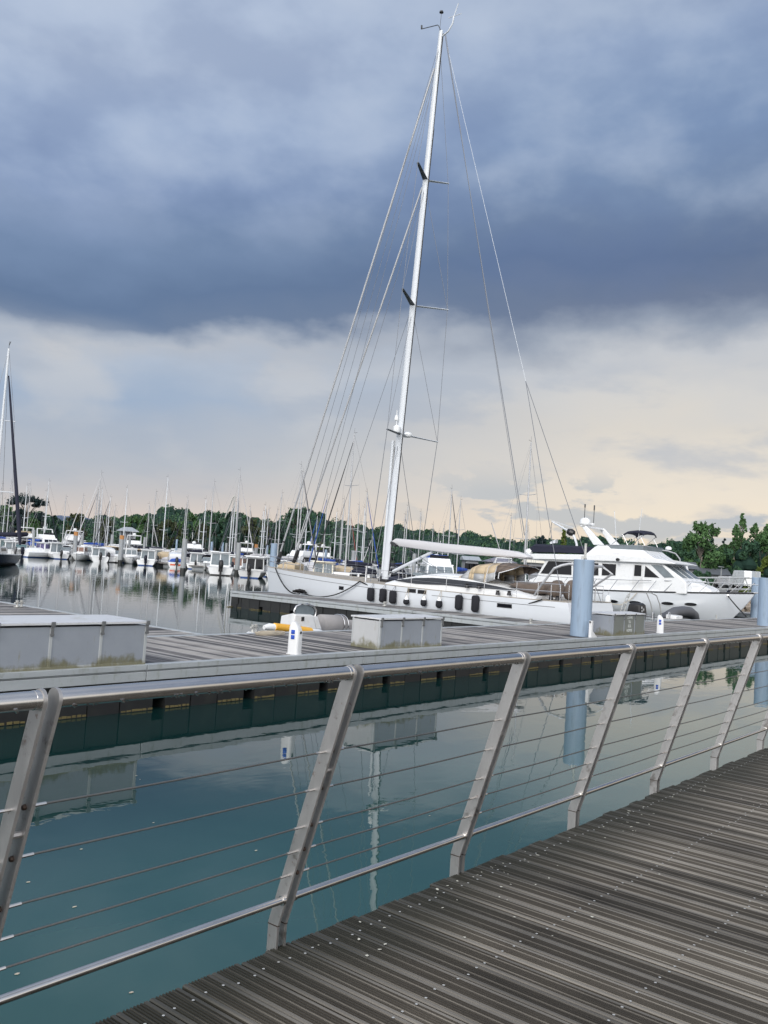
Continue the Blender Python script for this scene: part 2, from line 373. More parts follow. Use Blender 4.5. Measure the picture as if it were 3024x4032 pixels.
for i in range(nb):
    xc = -3.0 + i * pitch
    pr = PROF if xc < 17 else flat
    jo = joists[3 + (i // 2) % 5] if i % 7 in (2, 3) else joists[5 + (i * 5) % 4]
    ye = YE + rb.uniform(-.012, .012)
    dz = rb.uniform(-.003, .003)
    for (ya, yb) in ((-3.6, jo - .003), (jo + .003, ye)):
        mb.loft([[V((xc + x, y, ZW + z + dz)) for x, z in pr] for y in (ya, yb)], 0, closed=False, caps=False)
        if len(pr) > 10:
            for q in range(1, len(pr)):
                e = len(pr) - 1 - q
                if q in (2, 3) or e in (2, 1) or (q % 4 == 2 and (q // 4 * 5 + i) % 4 == 0): mb.m[-len(pr) + q] = 2  # paler edge strips and ridges: wear, plus sky glints put into the colour
        n = len(pr); o = len(mb.v) - 2 * n
        mb.f.append(tuple(o + n + k for k in range(n))); mb.m.append(0)
        mb.f.append(tuple(o + k for k in range(n - 1, -1, -1))); mb.m.append(0)
    if -1 < xc < 12:
        for j in joists[:8]:
            for sx in (-.038, .038):
                ys = [j + rb.uniform(-.012, .012)] if abs(j - jo) > .01 else [j - .03, j + .03]
                for yy in ys:
                    if yy > ye - .02: continue
                    r = .0055; cx = xc + sx + rb.uniform(-.004, .004); z = ZW + dz + .0015
                    mb.add([(cx + r * cos(k * pi / 3), yy + r * sin(k * pi / 3), z) for k in range(6)], [tuple(range(6))], 1)
walk = mb.build('boardwalk', ['walkwood', 'screw', 'walkedge'], smooth=0, fixn=False)
tag(walk, 'dark wet grooved plank walkway along the harbour edge', 'walkway', kind='structure')
mb = MB()
for j in joists: mb.box((-3, j - .04, ZW - .19), (40, j + .04, ZW - .034))
mb.box((-3, YE - .07, ZW - .30), (40, YE - .012, ZW - .034))
mb.box((-3, -3.6, -1), (40, YE - .5, ZW - .21))
o = mb.build('walkway_substructure', 'black', smooth=0); tag(o, 'dark joists and quay wall carrying the plank walkway', 'quay', kind='structure')

# pale droppings and flakes on the planks by the water edge
mb = MB(); rb = random.Random(5)
spots = []
for k in range(70):
    cl = rb.choice([2.75, 3.1, 3.55, 3.8, 3.95, 4.1, 4.9, 5.1, 5.3, 5.6, 6.2, 6.6])
    spots.append((cl + rb.gauss(0, .16), YE - .05 - abs(rb.gauss(.0, .17)), rb.uniform(.002, .007)))
for k in range(12): spots.append((rb.uniform(1.6, 9), YE - rb.uniform(.03, 1.4), rb.uniform(.003, .008)))
for x, y, r in spots:
    n = 8; st = rb.uniform(.9, 2.2); a0 = rb.uniform(0, pi)
    vs = []
    for k in range(n):
        a = 2 * pi * k / n; q = r * rb.uniform(.55, 1.2); px, py = q * cos(a) * st, q * sin(a)
        vs.append((x + px * cos(a0) - py * sin(a0), y + px * sin(a0) + py * cos(a0), ZW + .0045))
    mb.add(vs, [tuple(range(n))])
tag(mb.build('droppings', 'dropping', smooth=0), 'dried white droppings scattered over the planks by the posts', 'droppings', kind='stuff')
mb = MB()
for k in range(16):
    x, y = rb.uniform(2.2, 9), rb.uniform(3.2, 10.5); r = rb.uniform(.006, .018); a0 = rb.uniform(0, 6)
    vs = [(x + r * 1.6 * cos(a + a0) * rb.uniform(.6, 1), y + r * sin(a + a0) * rb.uniform(.6, 1), .004) for a in (0, 1, 2.1, 3.1, 4.2, 5.2)]
    mb.add(vs, [tuple(range(6))])
tag(mb.build('floating_leaves', 'roperaw', smooth=0), 'tiny pale leaves and flecks floating on the green water', 'leaves', kind='stuff')

# ------------------------------------------------------------------ railing
def brushed():
    m, t, b = newmat('stainless_steel_rail')
    tc = t.new('ShaderNodeTexCoord').outputs['Object']
    n = t.noise(t.mapping(tc, (3, 12, 12)), 3, 5, .65); n2 = t.noise(tc, 2.3, 6, .7)
    c = t.mix(n, (.44, .425, .41), (.64, .63, .62))
    t.link(c, b.inputs['Base Color']); b.inputs['Metallic'].default_value = 1
    t.val(b.inputs['Roughness'], t.math('ADD', .13, t.math('MULTIPLY', n, .14)))
    return m
def post_steel():
    m, t, b = newmat('stained_steel_post')
    tc = t.new('ShaderNodeTexCoord').outputs['Object']
    n = t.noise(t.mapping(tc, (6, 6, 2)), 4, 6, .7); n2 = t.noise(tc, 9, 6, .7); n3 = t.noise(tc, 40, 3, .6)
    c = t.mix(n, (.30, .29, .285), (.52, .51, .50))
    c = t.mix(t.math('MULTIPLY', t.smooth(n2, .56, .70), .65), c, (.12, .10, .085))
    c = t.mix(t.math('MULTIPLY', t.smooth(n3, .66, .72), .5), c, (.16, .07, .035))
    t.link(c, b.inputs['Base Color']); b.inputs['Metallic'].default_value = .85
    t.val(b.inputs['Roughness'], t.math('ADD', .36, t.math('MULTIPLY', n, .22)))
    return m
M['railsteel'] = brushed(); M['poststeel'] = post_steel()
M['rustspot'] = pbr('rusty_nut', (.055, .036, .027), .6, .5, var=.4, scale=60)
M['cable'] = pbr('steel_cable', (.15, .145, .135), .4, .8, var=.2, scale=60)
rail = thing('railing', 'stainless steel railing with leaning twin plate posts, tube handrail and thin cables', 'railing', (0, YE, ZW))
PY0, PZ0 = .0, .082          # kink
PYT, PZT = -.280, 1.078       # handrail axis (local to edge and deck)
pl = V((0, PYT - PY0, PZT - PZ0)); pln = pl.normalized(); perp = V((0, pln.z, -pln.y))
GAP, TH, WD, RR = .042, .010, .058, .0250
posts_x = [2.480 + 1.222 * k for k in range(-3, 12)]
cz = [.775, .628, .482, .385, .290]; bz = .19
def onpost(z): f = (z - PZ0) / (PZT - PZ0); return V((0, PY0 + (PYT - PY0) * f, z))
def plate(mb, x):
    out = [V((x, PY0 + .045, -.22)), V((x, PY0 - .005, -.22)), V((x, PY0 - .005 , PZ0 - .012)) ]
    a = V((x, PY0, PZ0)); top = V((x, PYT, PZT))
    hw = WD / 2
    off = V((0, .02, 0))
    lo = [a + off + perp * hw, ]
    pts = [V((x, .045, -.22)), V((x, .045, PZ0 + .012))]
    for k in range(9):
        an = pi * k / 8
        pts.append(top + perp * (hw * cos(an)) + pln * (hw * sin(an)))
    pts += [V((x, -.005, PZ0 - .002)), V((x, -.005, -.22))]
    mb.prism(pts, (TH, 0, 0))
def nut(mb, x, z, dx):
    p = onpost(z) + V((x, .008, 0))
    mb.lathe([(.0, 0), (.0085, .0), (.0085, .005), (.006, .009), (.0, .010)], p, 8, 1, axis=(dx, 0, 0))
for i, x in enumerate(posts_x):
    mb = MB(); plate(mb, x); plate(mb, x + GAP)
    # weld rings where the two bends are joined, the bar that ties the plates and the cable nuts
    for xx in (x, x + GAP): mb.box((xx - .0012, -.007, PZ0 + .0005), (xx + TH + .0012, .047, PZ0 + .0045), 1)
    mb.tube([(x + TH, .018, .55 * PZ0 - .1), (x + GAP, .018, .55 * PZ0 - .1)], .012, 8)
    p = onpost(.70); mb.tube([p + V((x + TH - .0, 0, 0)), p + V((x + GAP, 0, 0))], .010, 8)
    for z in cz: nut(mb, x + GAP, z, -1)
    mb.build('post', ['poststeel', 'rustspot'], rail, smooth=35)
for i, x in enumerate(posts_x[:-1]):
    x0, x1 = x + GAP + TH, posts_x[i + 1]
    mb = MB(); c = V((0, PYT, PZT)); n = 10
    mb.tube([c + V((x0, 0, 0)), c + V((x0 + .012, 0, 0)), c + V((x0 + .0125, 0, 0)), c + V((x1 - .0165, 0, 0)), c + V((x1 - .016, 0, 0)), c + V((x1, 0, 0))], [RR + .0008, RR + .0008, RR - .0006, RR - .0006, RR + .0008, RR + .0008], 28)
    if 1 <= i <= 7:                                                     # water beads hanging under the tube
        rb = random.Random(i)
        for k in range(46):
            q = c + V((rb.uniform(x0 + .02, x1 - .02), -.012 + rb.uniform(-.008, .006), -RR * .93)); s_ = rb.uniform(.0022, .0048); mb.lathe([(0, -s_ * .8), (s_ * .8, -s_ * .3), (s_ * 1.5, s_ * .5), (0, s_ * .6)], q, 6)
    mb.build('handrail', 'railsteel', rail, smooth=40)
    c = onpost(bz) + V((0, .004, 0))
    mb = MB(); mb.tube([c + V((x0, 0, 0)), c + V((x0 + .01, 0, 0)), c + V((x0 + .0102, 0, 0)), c + V((x1 - .012, 0, 0)), c + V((x1 - .0118, 0, 0)), c + V((x1, 0, 0))], [.0165, .0165, .0135, .0135, .018, .018], 18)
    mb.build('bottom_rail', 'railsteel', rail, smooth=40)
    for z in cz:
        c = onpost(z) + V((0, .008, 0))
        mb = MB()
        mb.tube([c + V((x0, 0, 0)), c + V((x0 + .05, 0, 0))], .0052, 8, 1)
        mb.tube([c + V((x1 - .05, 0, 0)), c + V((x1, 0, 0))], .0052, 8, 1)
        mb.tube(sag(c + V((x0 + .05, 0, 0)), c + V((x1 - .05, 0, 0)), .003, 6), .0033, 6, 0)
        mb.build('cable', ['cable', 'railsteel'], rail, smooth=40)

# ------------------------------------------------------------------ pontoons
HP, Y0, Y1 = .83, 13.38, 17.5
def fascia_mat():
    m, t, b = newmat('mossy_aluminium_fascia')
    tc = t.new('ShaderNodeTexCoord').outputs['Object']
    n = t.noise(t.mapping(tc, (.8, .8, 4)), 1.2, 6, .65); n2 = t.noise(t.mapping(tc, (1.2, 1.2, .5)), 3, 6, .7)
    c = t.mix(n, (.32, .345, .36), (.47, .50, .52))
    c = t.mix(t.math('MULTIPLY', t.smooth(n2, .50, .72), .55), c, (.17, .18, .115))
    t.link(c, b.inputs['Base Color']); b.inputs['Metallic'].default_value = .3; b.inputs['Roughness'].default_value = .5
    return m
M['fascia'] = fascia_mat()
def edge(mbF, mbD, a, b, out, sec=6.0, jit=0):
    """One edge of a pontoon from a to b (2-D), out = outward normal: lip, groove, lower strip; float panels below."""
    a, b, out = V((*a, 0)), V((*b, 0)), V((*out, 0)); d = (b - a); L = d.length; d.normalize()
    def slab(mb, s0, s1, o0, o1, z0, z1, mi=0):
        p = a + d * s0 + out * o0
        pts = [p, a + d * s1 + out * o0, a + d * s1 + out * o1, a + d * s0 + out * o1]
        mb.prism([q + V((0, 0, z0)) for q in pts], (0, 0, z1 - z0), mi)
    s = 0
    while s < L - .05:
        e = min(L, s + sec)
        slab(mbF, s, e - .018, -.13, .045, HP - .080, HP + .014)
        slab(mbF, s, e - .018, -.10, -.02, HP - .112, HP - .080)
        slab(mbF, s, e - .018, -.12, .035, HP - .272, HP - .112)
        s = e
    slab(mbD, 0, L, -.6, -.10, .20, HP - .03)
    s = .2; k = 0
    while s < L - .3:
        w = .60 + .05 * ((k * 7) % 3)
        slab(mbD, s + .012, min(L - .02, s + w - .012), -.5, -.055 - .01 * (k % 2), -.35, HP - .285)
        if k % 3 != 1: 
            for q in range(6):
                sa = s + .03 + q * w / 6.2
                slab(mbD, sa, sa + w / 6.2 - RND.uniform(0, .05), -.2, -.047, .012, .035 + RND.uniform(0, .02), 1)
        s += w; k += 1
        if k % 3 == 0: s += .26
def deck_boards(mb, x0, x1, y0, y1, along='y', pitch=.145, rr=random.Random(3)):
    if along == 'y':
        n = int((x1 - x0) / pitch)
        for i in range(n):
            a = x0 + i * pitch; z = HP + rr.uniform(-.004, .002)
            mb.box((a, y0, HP - .03), (a + pitch - .018, y1, z))
    else:
        n = int((y1 - y0) / pitch)
        for i in range(n):
            a = y0 + i * pitch; z = HP + rr.uniform(-.004, .002)
            mb.box((x0, a, HP - .03), (x1, a + pitch - .018, z))
def pontoon(name, label, x0, x1, y0, y1, edges, along, pitch=.145):
    r = thing(name, label, 'pontoon', (0, 0, 0))
    d = MB(); deck_boards(d, x0 + .13, x1 - .13, y0 + .13, y1 - .13, along, pitch); d.build('deck', 'deckwood', r, smooth=0)
    for k, a, b, o in (('s', (x0, y0), (x1, y0), (0, -1)), ('n', (x1, y1), (x0, y1), (0, 1)), ('w', (x0, y1), (x0, y0), (-1, 0)), ('e', (x1, y0), (x1, y1), (1, 0))):
        if k in edges:
            f, g = MB(), MB(); edge(f, g, a, b, o)
            f.build('edge_trim', 'fascia', r, smooth=0, bevel=.006); g.build('float', ['float', 'weed'], r, smooth=0)
    return r
pontoon('main_pontoon', 'long grey planked pontoon with metal edge opposite the walkway', -14.13, 86, Y0, Y1, 'sn', 'y')
pontoon('finger_pontoon', 'finger pontoon with black floats beside the long white sailing yacht', 31.2, 33.95, Y1 + .02, 35.6, 'wen', 'x')
pontoon('finger_pontoon', 'finger pontoon at left, reaching out behind the longest storage box', 11.6, 14.6, Y1 + .02, 34, 'wen', 'x')
pontoon('finger_pontoon', 'finger pontoon between the white sailing yacht and the motor yacht', 45.8, 48.2, Y1 + .02, 31, 'wen', 'x')
pontoon('finger_pontoon', 'finger pontoon at right, under the bow line of the motor yacht', 66.5, 69.5, Y1 + .02, 31, 'wen', 'x')

# ------------------------------------------------------------------ storage boxes
def boxmat(nm, c1, c2):
    m, t, b = newmat(nm)
    tc = t.new('ShaderNodeTexCoord').outputs['Object']
    sep = t.new('ShaderNodeSeparateXYZ'); t.link(tc, sep.inputs[0])
    n = t.noise(tc, 2.2, 6, .65); n2 = t.noise(t.mapping(tc, (7, 7, 1)), 1.4, 6, .7); n3 = t.noise(tc, 14, 5, .6)
    c = t.mix(n, c1, c2)
    n4 = t.noise(tc, 3.0, 5, .6)
    h = t.math('ADD', sep.outputs[2], t.math('ADD', t.math('MULTIPLY', t.math('SUBTRACT', n2, .5), -.22), t.math('MULTIPLY', t.math('SUBTRACT', n4, .45), -.55)))
    c = t.mix(t.math('MULTIPLY', t.smooth(h, .17, .0), .85), c, t.mix(n3, (.075, .07, .025), (.20, .185, .09)))
    c = t.mix(t.math('MULTIPLY', t.smooth(n2, .60, .72), .5), c, (.22, .20, .11))
    t.link(c, b.inputs['Base Color']); b.inputs['Metallic'].default_value = .25; b.inputs['Roughness'].default_value = .5
    return m
M['boxmat'] = boxmat('galvanised_box_panel', (.25, .275, .315), (.32, .345, .385)); M['boxmoss'] = boxmat('mossy_grey_green_box', (.15, .165, .155), (.215, .23, .215)); M['boxframe'] = boxmat('galvanised_box_frame', (.36, .38, .39), (.46, .48, .49)); M['boxend'] = boxmat('lit_box_end', (.40, .41, .42), (.50, .51, .52))  # left ends paler than fronts: the side light is put into the colour
M['lidmat'] = pbr('dull_aluminium_lid', (.62, .63, .65), .42, .3, var=.1, scale=3, dirt=(.38, .37, .32), dirt_amt=.5)
M['latch'] = pbr('dull_grey_latch', (.16, .165, .17), .45, .5, var=.2)
M['algae'] = pbr('green_black_algae', (.055, .05, .012), .9, var=.8, scale=12, bump=.8, bscale=30)
def storage_box(label, x0, x1, y0, y1, h, panels, body='boxmat', frame='boxframe', end='boxend'):
    r = thing('storage_box', label, 'storage box', (x0, y0, HP + .003)); L, D = x1 - x0, y1 - y0
    mb = MB(); mb.box((0.012, 0.012, 0.0), (L - .012, D - .012, h - .085)); mb.build('body', body, r, smooth=0)
    mb = MB(); w = L / panels
    for k in range(panels + 1):
        x = min(max(k * w, .03), L - .03)
        mb.box((x - .026, 0, .05), (x + .026, .02, h - .086))
    mb.box((.0, -.004, 0.0), (L, .022, .055)); mb.box((-.004, .0, .0), (.014, D, .05)); 
    for y in (.03, D - .03): mb.box((-.002, y - .026, .05), (.016, y + .026, h - .052)); mb.box((L - .016, y - .026, .05), (L + .002, y + .026, h - .052))
    mb.build('frame', frame, r, smooth=0, bevel=.004)
    mb = MB(); mb.box((-.001, .058, .052), (.013, D - .058, h - .085)); mb.build('end_panel', end, r, smooth=0)
    mb = MB(); lo = .03
    mb.box((-lo, -lo, h - .05), (L + lo, D + lo, h - .012))
    mb.add([(-lo, -lo, h - .012), (L + lo, -lo, h - .012), (L + lo, D + lo, h - .012), (-lo, D + lo, h - .012), (.25, D * .5, h + .03), (L - .25, D * .5, h + .03)], [(0, 1, 5, 4), (1, 2, 5), (2, 3, 4, 5), (3, 0, 4)])
    mb.build('lid', 'lidmat', r, smooth=0, bevel=.005)
    for k in range(panels + 1):
        x = min(max(k * w, .03), L - .03)
        mb = MB(); mb.box((x - .035, -.050, h - .075), (x + .035, -.030, h + .004)); mb.box((x - .028, -.044, h - .23), (x + .028, -.001, h - .19)); mb.box((x - .020, -.040, h - .2), (x + .020, -.018, h - .05))
        mb.build('latch', 'latch', r, smooth=0, bevel=.003)
    return r
storage_box('longest galvanised storage box, cut by the left edge of the photo', 5.15, 9.87, 13.42, 14.75, .79, 5)
storage_box('middle galvanised storage box with blank left end in brighter light', 16.62, 19.2, 13.52, 14.42, .77, 3)
b3 = storage_box('mossy storage box with stencilled lettering beside the thick blue pile', 29.55, 32.3, 13.5, 14.5, .79, 3, 'boxmoss', 'boxmat', 'boxmat')
FONT = None
def text_mesh(s, size, name, m, parent, loc, rot, ext=.001, sx=1):
    cu = bpy.data.curves.new('lettering', 'FONT'); cu.body = s; cu.size = size; cu.extrude = ext; cu.align_x = 'CENTER'
    tmp = bpy.data.objects.new('tmp', cu); COL.objects.link(tmp)
    dg = bpy.context.evaluated_depsgraph_get(); me = bpy.data.meshes.new_from_object(tmp.evaluated_get(dg))
    bpy.data.objects.remove(tmp); bpy.data.curves.remove(cu)
    me.materials.clear(); me.materials.append(M[m])
    o = bpy.data.objects.new(name, me); COL.objects.link(o); o.parent = parent; o.location = loc; o.rotation_euler = rot; o.scale = (sx, 1, 1)
    return o
for s, z, w in (('COFFRE', .60, 1.0), ('DU', .44, 1.0), ('SEUL', .29, 1.0), ('HOMME', .13, 1.0)):
    text_mesh(s, .15, 'lettering', 'stencil', b3, (1.40, .0095, z), (rad(90), 0, 0), .001, .9)

# ------------------------------------------------------------------ pedestals, piles, cleats
def pedestal(label, x, y, rz=0):
    r = thing('power_pedestal', label, 'power pedestal', (x, y, HP + .003), rz, 'power pedestals on the pontoon')
    mb = MB(); rings = []
    def ring(z, a, b, dy=0): 
        pts = []
        for sx, sy in ((-1, -1), (1, -1), (1, 1), (-1, 1)):
            for k in range(4):
                an = {(-1, -1): pi, (1, -1): 1.5 * pi, (1, 1): 0, (-1, 1): .5 * pi}[(sx, sy)] + k * pi / 6
                c = .05; pts.append(V((sx * (a - c) + c * cos(an), sy * (b - c) + c * sin(an) + dy, z)))
        return pts
    mb.loft([ring(0, .13, .15), ring(.02, .13, .15), ring(.022, .115, .13), ring(.50, .11, .125), ring(.60, .10, .10, .02), ring(.675, .08, .06, .045), ring(.70, .06, .05, .05)])
    mb.build('body', 'pedestal', r, smooth=35)
    for z in (.375, .485):
        mb = MB(); mb.box((-.122, -.045, z - .045), (-.108, .045, z + .045)); mb.lathe([(.0, 0), (.030, 0), (.032, -.012), (0, -.016)], (-.123, 0, z), 12, 0, axis=(1, 0, 0)); mb.build('socket', 'socketblue', r, smooth=40, bevel=.01)
    mb = MB(); mb.box((-.03, -.135, .45), (.03, -.122, .50)); mb.build('meter', 'black', r, smooth=0)
    return r
pedestal('white power pedestal with blue sockets left of the middle storage box', 13.86, 13.62, rad(14))
p2 = pedestal('white power pedestal with dangling hose, right of the lettered storage box', 34.1, 13.62, rad(14))
mb = MB(); mb.tube([V((.15, -.05, .55)), V((.22, -.06, .52)), V((.27, -.06, .40)), V((.22, -.07, .25)), V((.17, -.06, .2))], .012, 6); mb.build('hose', 'galv', p2)
def pile(label, x, y, rad_, top, mats, group=None, wet=.55, seg=28, cap=True):
    r = thing('mooring_pile', label, 'pile', (x, y, 0), 0, group)
    mb = MB(); mb.lathe([(rad_, -2), (rad_, wet), (rad_, top - .02), (rad_ - .02, top), (0, top)], (0, 0, 0), seg); mb.build('tube', mats[0], r, smooth=35)
    if len(mats) > 1:
        mb = MB(); mb.lathe([(rad_ + .006, top - .55), (rad_ + .006, top + .004), (0, top + .006)], (0, 0, 0), seg); mb.build('rusty_top', mats[1], r, smooth=35)
    mb = MB(); mb.lathe([(rad_ + .008, -1), (rad_ + .008, wet - .1), (rad_ + .003, wet)], (0, 0, 0), seg); mb.build('wet_foot', 'pilewet', r, smooth=35)
    return r
bp = pile('thick blue grey steel pile through the main pontoon beside the lettered box', 27.95, 13.95, .35, 3.44, ['pilepaint'])
mb = MB(); mb.tube([V((-.12, .0, 3.43)), V((-.12, 0, 3.53)), V((-.06, 0, 3.47)), V((.0, 0, 3.45)), V((.05, 0, 3.50)), V((.06, 0, 3.65)), V((.06, 0, 4.0))], .045, 10); mb.build('hook', 'galv', bp)
mb = MB(); mb.box((-.5, -.44, HP + .004), (.5, .44, HP + .012)); mb.build('collar', 'black', bp, smooth=0)
r = thing('pile_guide', 'slim white bracket standing at the foot of the thick blue pile', 'bracket', (27.72, 13.46, HP + .014))
mb = MB(); mb.box((-.05, -.05, 0), (.07, .05, .56)); mb.prism([(.07, -.05, 0), (.42, -.05, 0), (.07, -.05, .22)], (0, .1, 0)); mb.build('upright', 'pedestal', r, smooth=0, bevel=.008)
mb = MB(); mb.tube([V((-.09, 0, .52)), V((.12, 0, .52))], .03, 10); mb.build('roller', 'darkgrey', r)
q = atz(2993, 2421, HP); pile('tall blue grey pile at the right edge, the left one of the pair', q.x, q.y + .3, .36, 3.45, ['pilepaint'])
q = atz(3022, 2465, HP); pile('tall blue grey pile cut by the right edge of the photo', q.x + .12, q.y + .2, .36, 3.35, ['pilepaint'])
def cleat(label, x, y, rz=0):
    r = thing('mooring_cleat', label, 'cleat', (x, y, HP + .012), rz, 'cleats on the pontoons')
    mb = MB()
    for s in (-.09, .09): mb.lathe([(.05, 0), (.04, .02), (.035, .14), (.05, .17), (.05, .20), (0, .21)], (s, 0, 0), 10)
    mb.tube([V((-.20, 0, .13)), V((.20, 0, .13))], .025, 10); mb.box((-.16, -.07, 0), (.16, .07, .015))
    mb.build('casting', 'galv', r, smooth=40)
for px, py, lb in ((75, 2392, 'grey steel cleat on the left finger pontoon, at the far left'), (1000, 2490, 'pale steel cleat with a coiled rope, near the yellow tender'), (1515, 2387, 'steel cleat on the finger pontoon, below the dark fenders'), (2090, 2457, 'steel cleat on the corner where the yacht finger meets the main pontoon'), (2820, 2436, 'small steel cleat under the grey bow of the motor yacht')):
    q = atz(px, py, HP); cleat(lb, q.x, q.y, rad(20))
q = atz(1060, 2500, HP)
mb = MB(); pts = []
for k in range(90):
    a = k * .42; rr = .10 + .14 * abs(sin(k * .11)); pts.append(V((rr * 2.2 * cos(a), rr * sin(a), .012 + .0009 * k)))
mb.tube(pts, .011, 5); o = mb.build('coiled_rope', 'roperaw', loc=(q.x, q.y, HP)); tag(o, 'pale rope coiled loosely beside the cleat near the yellow tender', 'rope')
# ------------------------------------------------------------------ helpers for big boats: shapes are given in world coordinates
def wb(mb, name, mats, parent, **k):
    off = V(parent.location); p = parent
    while p.parent is not None: p = p.parent; off = off + V(p.location)
    mb.v = [tuple(V(v) - off) for v in mb.v]
    return mb.build(name, mats, parent, **k)
class Hull:
    """A hull along +Y (bow at y1) or -Y, described by half breadth and sheer functions."""
    def __init__(s, xc, ys, yb, half, sheer, zb=-.7, p=3.2, rake=.5, aft=.5, flare=0):
        s.__dict__.update(locals())
    def pos(s, t, v, side):
        p = s.p - s.flare * max(0, t - .45) ** 1.3
        h = s.half(t) * (1 - (1 - v) ** p) if p >= 1 else s.half(t) * v ** (1 / max(.3, p))
        y = s.ys + (s.yb - s.ys) * t
        sg = 1 if s.yb > s.ys else -1
        y -= sg * s.rake * (1 - v) ** 1.2 * max(0, t - .6) ** 2 / .16
        y -= sg * s.aft * (1 - v) * max(0, .15 - t) / .15
        return V((s.xc + side * h, y, s.zb + (s.sheer(t) - s.zb) * v))
    def zpos(s, t, z, side): return s.pos(t, (z - s.zb) / (s.sheer(t) - s.zb), side)
    def shell(s, n=40, m=12):
        mb = MB(); rings = []
        for i in range(n + 1):
            t = i / n
            r = [s.pos(t, 1 - j / m, -1) for j in range(m + 1)] + [s.pos(t, j / m, 1) for j in range(1, m + 1)]
            rings.append(r)
        mb.loft(rings, 0, closed=False, caps=False)
        k = len(rings[0]); mb.f.append(tuple(range(k - 1, -1, -1))); mb.m.append(0)
        o = (len(rings) - 1) * k; mb.f.append(tuple(o + j for j in range(k))); mb.m.append(0)
        return mb
    def deck(s, n=40, drop=.03, camber=.06, inset=.02):
        mb = MB(); rings = []
        for i in range(n + 1):
            t = i / n; a, b = s.pos(t, 1, -1), s.pos(t, 1, 1); r = []
            for j in range(7):
                q = a.lerp(b, inset + (1 - 2 * inset) * j / 6); q.z += -drop + camber * (1 - (j / 3 - 1) ** 2); r.append(q)
            rings.append(r)
        return mb.loft(rings, 0, closed=False, caps=False)

# ------------------------------------------------------------------ the long white sailing yacht
XC, YS, YB = 36.8, 17.95, 38.85
yb_half = lambda t: 2.42 * (1 - .10 * (max(0, .35 - t) / .35) ** 2) * (1 - (max(0, t - .35) / .65) ** 2.1 * .985)
yb_sheer = lambda t: 1.64 + .10 * max(0, .3 - t) + .47 * t ** 2
HY = Hull(XC, YS, YB, yb_half, yb_sheer, -.8, 4.2, .55, .75)
yacht = thing('sailing_yacht', 'long white sailing yacht with very tall white mast beside the finger pontoon', 'sailing yacht', (XC, 28, 0))
wb(HY.shell(), 'hull', 'hull_white', yacht, smooth=40)
wb(HY.deck(), 'deck', 'teak', yacht, smooth=30)
mb = MB()
for sd in (-1, 1):
    mb.tube([HY.pos(t / 40, 1, sd) + V((-.01 * sd, 0, .02)) for t in range(41)], .022, 6)
wb(mb, 'toe_rail', 'teak', yacht)
def hull_line(H, t0, t1, dz, r, side=-1, n=30):
    return [H.zpos(t0 + (t1 - t0) * i / n, H.sheer(t0 + (t1 - t0) * i / n) - dz, side) + V((side * r * .2, 0, 0)) for i in range(n + 1)]
mb = MB(); mb.tube(hull_line(HY, .03, .335, .24, .010), .010, 5); mb.tube(hull_line(HY, .40, .985, .24, .010), .010, 5); wb(mb, 'cove_stripe', 'black', yacht)
def yt(y): return (y - YS) / (YB - YS)
def flatpanel(H, t, z, L, Hh, side=-1, prou=.012, round_=False, n=16):
    """A pane lying on the hull side at (t, z)."""
    dt = L / abs(H.yb - H.ys)
    pts = []
    if round_:
        for k in range(n): pts.append((cos(2 * pi * k / n) * dt / 2, sin(2 * pi * k / n) * Hh / 2))
    else: pts = [(-dt / 2, -Hh / 2), (dt / 2, -Hh / 2), (dt / 2, Hh / 2), (-dt / 2, Hh / 2)]
    return [H.zpos(t + a, z + b, side) + V((side * prou, 0, 0)) for a, b in pts]
for px, py, w in ((1327, 2315, .38), (1516, 2332, .16), (1624, 2326, .52), (1665, 2331, .52), (1985, 2385, .74)):
    q = atX(px, py, XC - 2.35); tt = yt(q.y)
    mb = MB(); mb.prism(flatpanel(HY, tt, q.z, w + .0, .19), (.03, 0, 0)); fr = wb(mb, 'hull_window', 'black', yacht, smooth=0)
    mb = MB(); mb.prism(flatpanel(HY, tt, q.z, w - .08, .11, prou=.016), (.01, 0, 0)); wb(mb, 'pane', 'glass', fr, smooth=0)
# coachroof: outline traced on its near side, then given the boat's breadth
XR = XC - 1.62
top = [(1512, 2294), (1560, 2281), (1640, 2266), (1700, 2262), (1760, 2266), (1830, 2279), (1900, 2296), (1960, 2312), (2030, 2331), (2075, 2344), (2110, 2352)]
out = [atX(x, y, XR) for x, y in top]
mb = MB(); zb_ = 1.60
n = len(out); rings = []
for p in out:
    h = p.z - zb_; w = 1.62 if h > .12 else 1.5
    rings.append([V((XC - w, p.y, zb_)), V((XC - w + .02, p.y, p.z - min(.12, h * .4))), V((XC - w + .16, p.y, p.z)), V((XC - .5, p.y, p.z + .10)), V((XC + .5, p.y, p.z + .10)), V((XC + w - .16, p.y, p.z)), V((XC + w - .02, p.y, p.z - min(.12, h * .4))), V((XC + w, p.y, zb_))])
mb.loft(rings); wb(mb, 'coachroof', 'white', yacht, smooth=35)
bt = [(1556, 2284), (1600, 2279), (1640, 2275), (1700, 2275), (1750, 2278), (1822, 2285.5), (1895, 2295), (1967, 2310.5), (2028, 2324)]
bb = [(1556, 2286), (1600, 2294), (1640, 2299), (1700, 2302), (1750, 2303.5), (1822, 2312), (1895, 2315.5), (1967, 2320.5), (2028, 2325.5)]
poly = [atX(x, y, XR - .02) for x, y in bt] + [atX(x, y, XR - .02) for x, y in reversed(bb)]
mb = MB(); mb.prism(poly, (.03, 0, 0)); wb(mb, 'coachroof_window', 'bandglass', yacht, smooth=0)
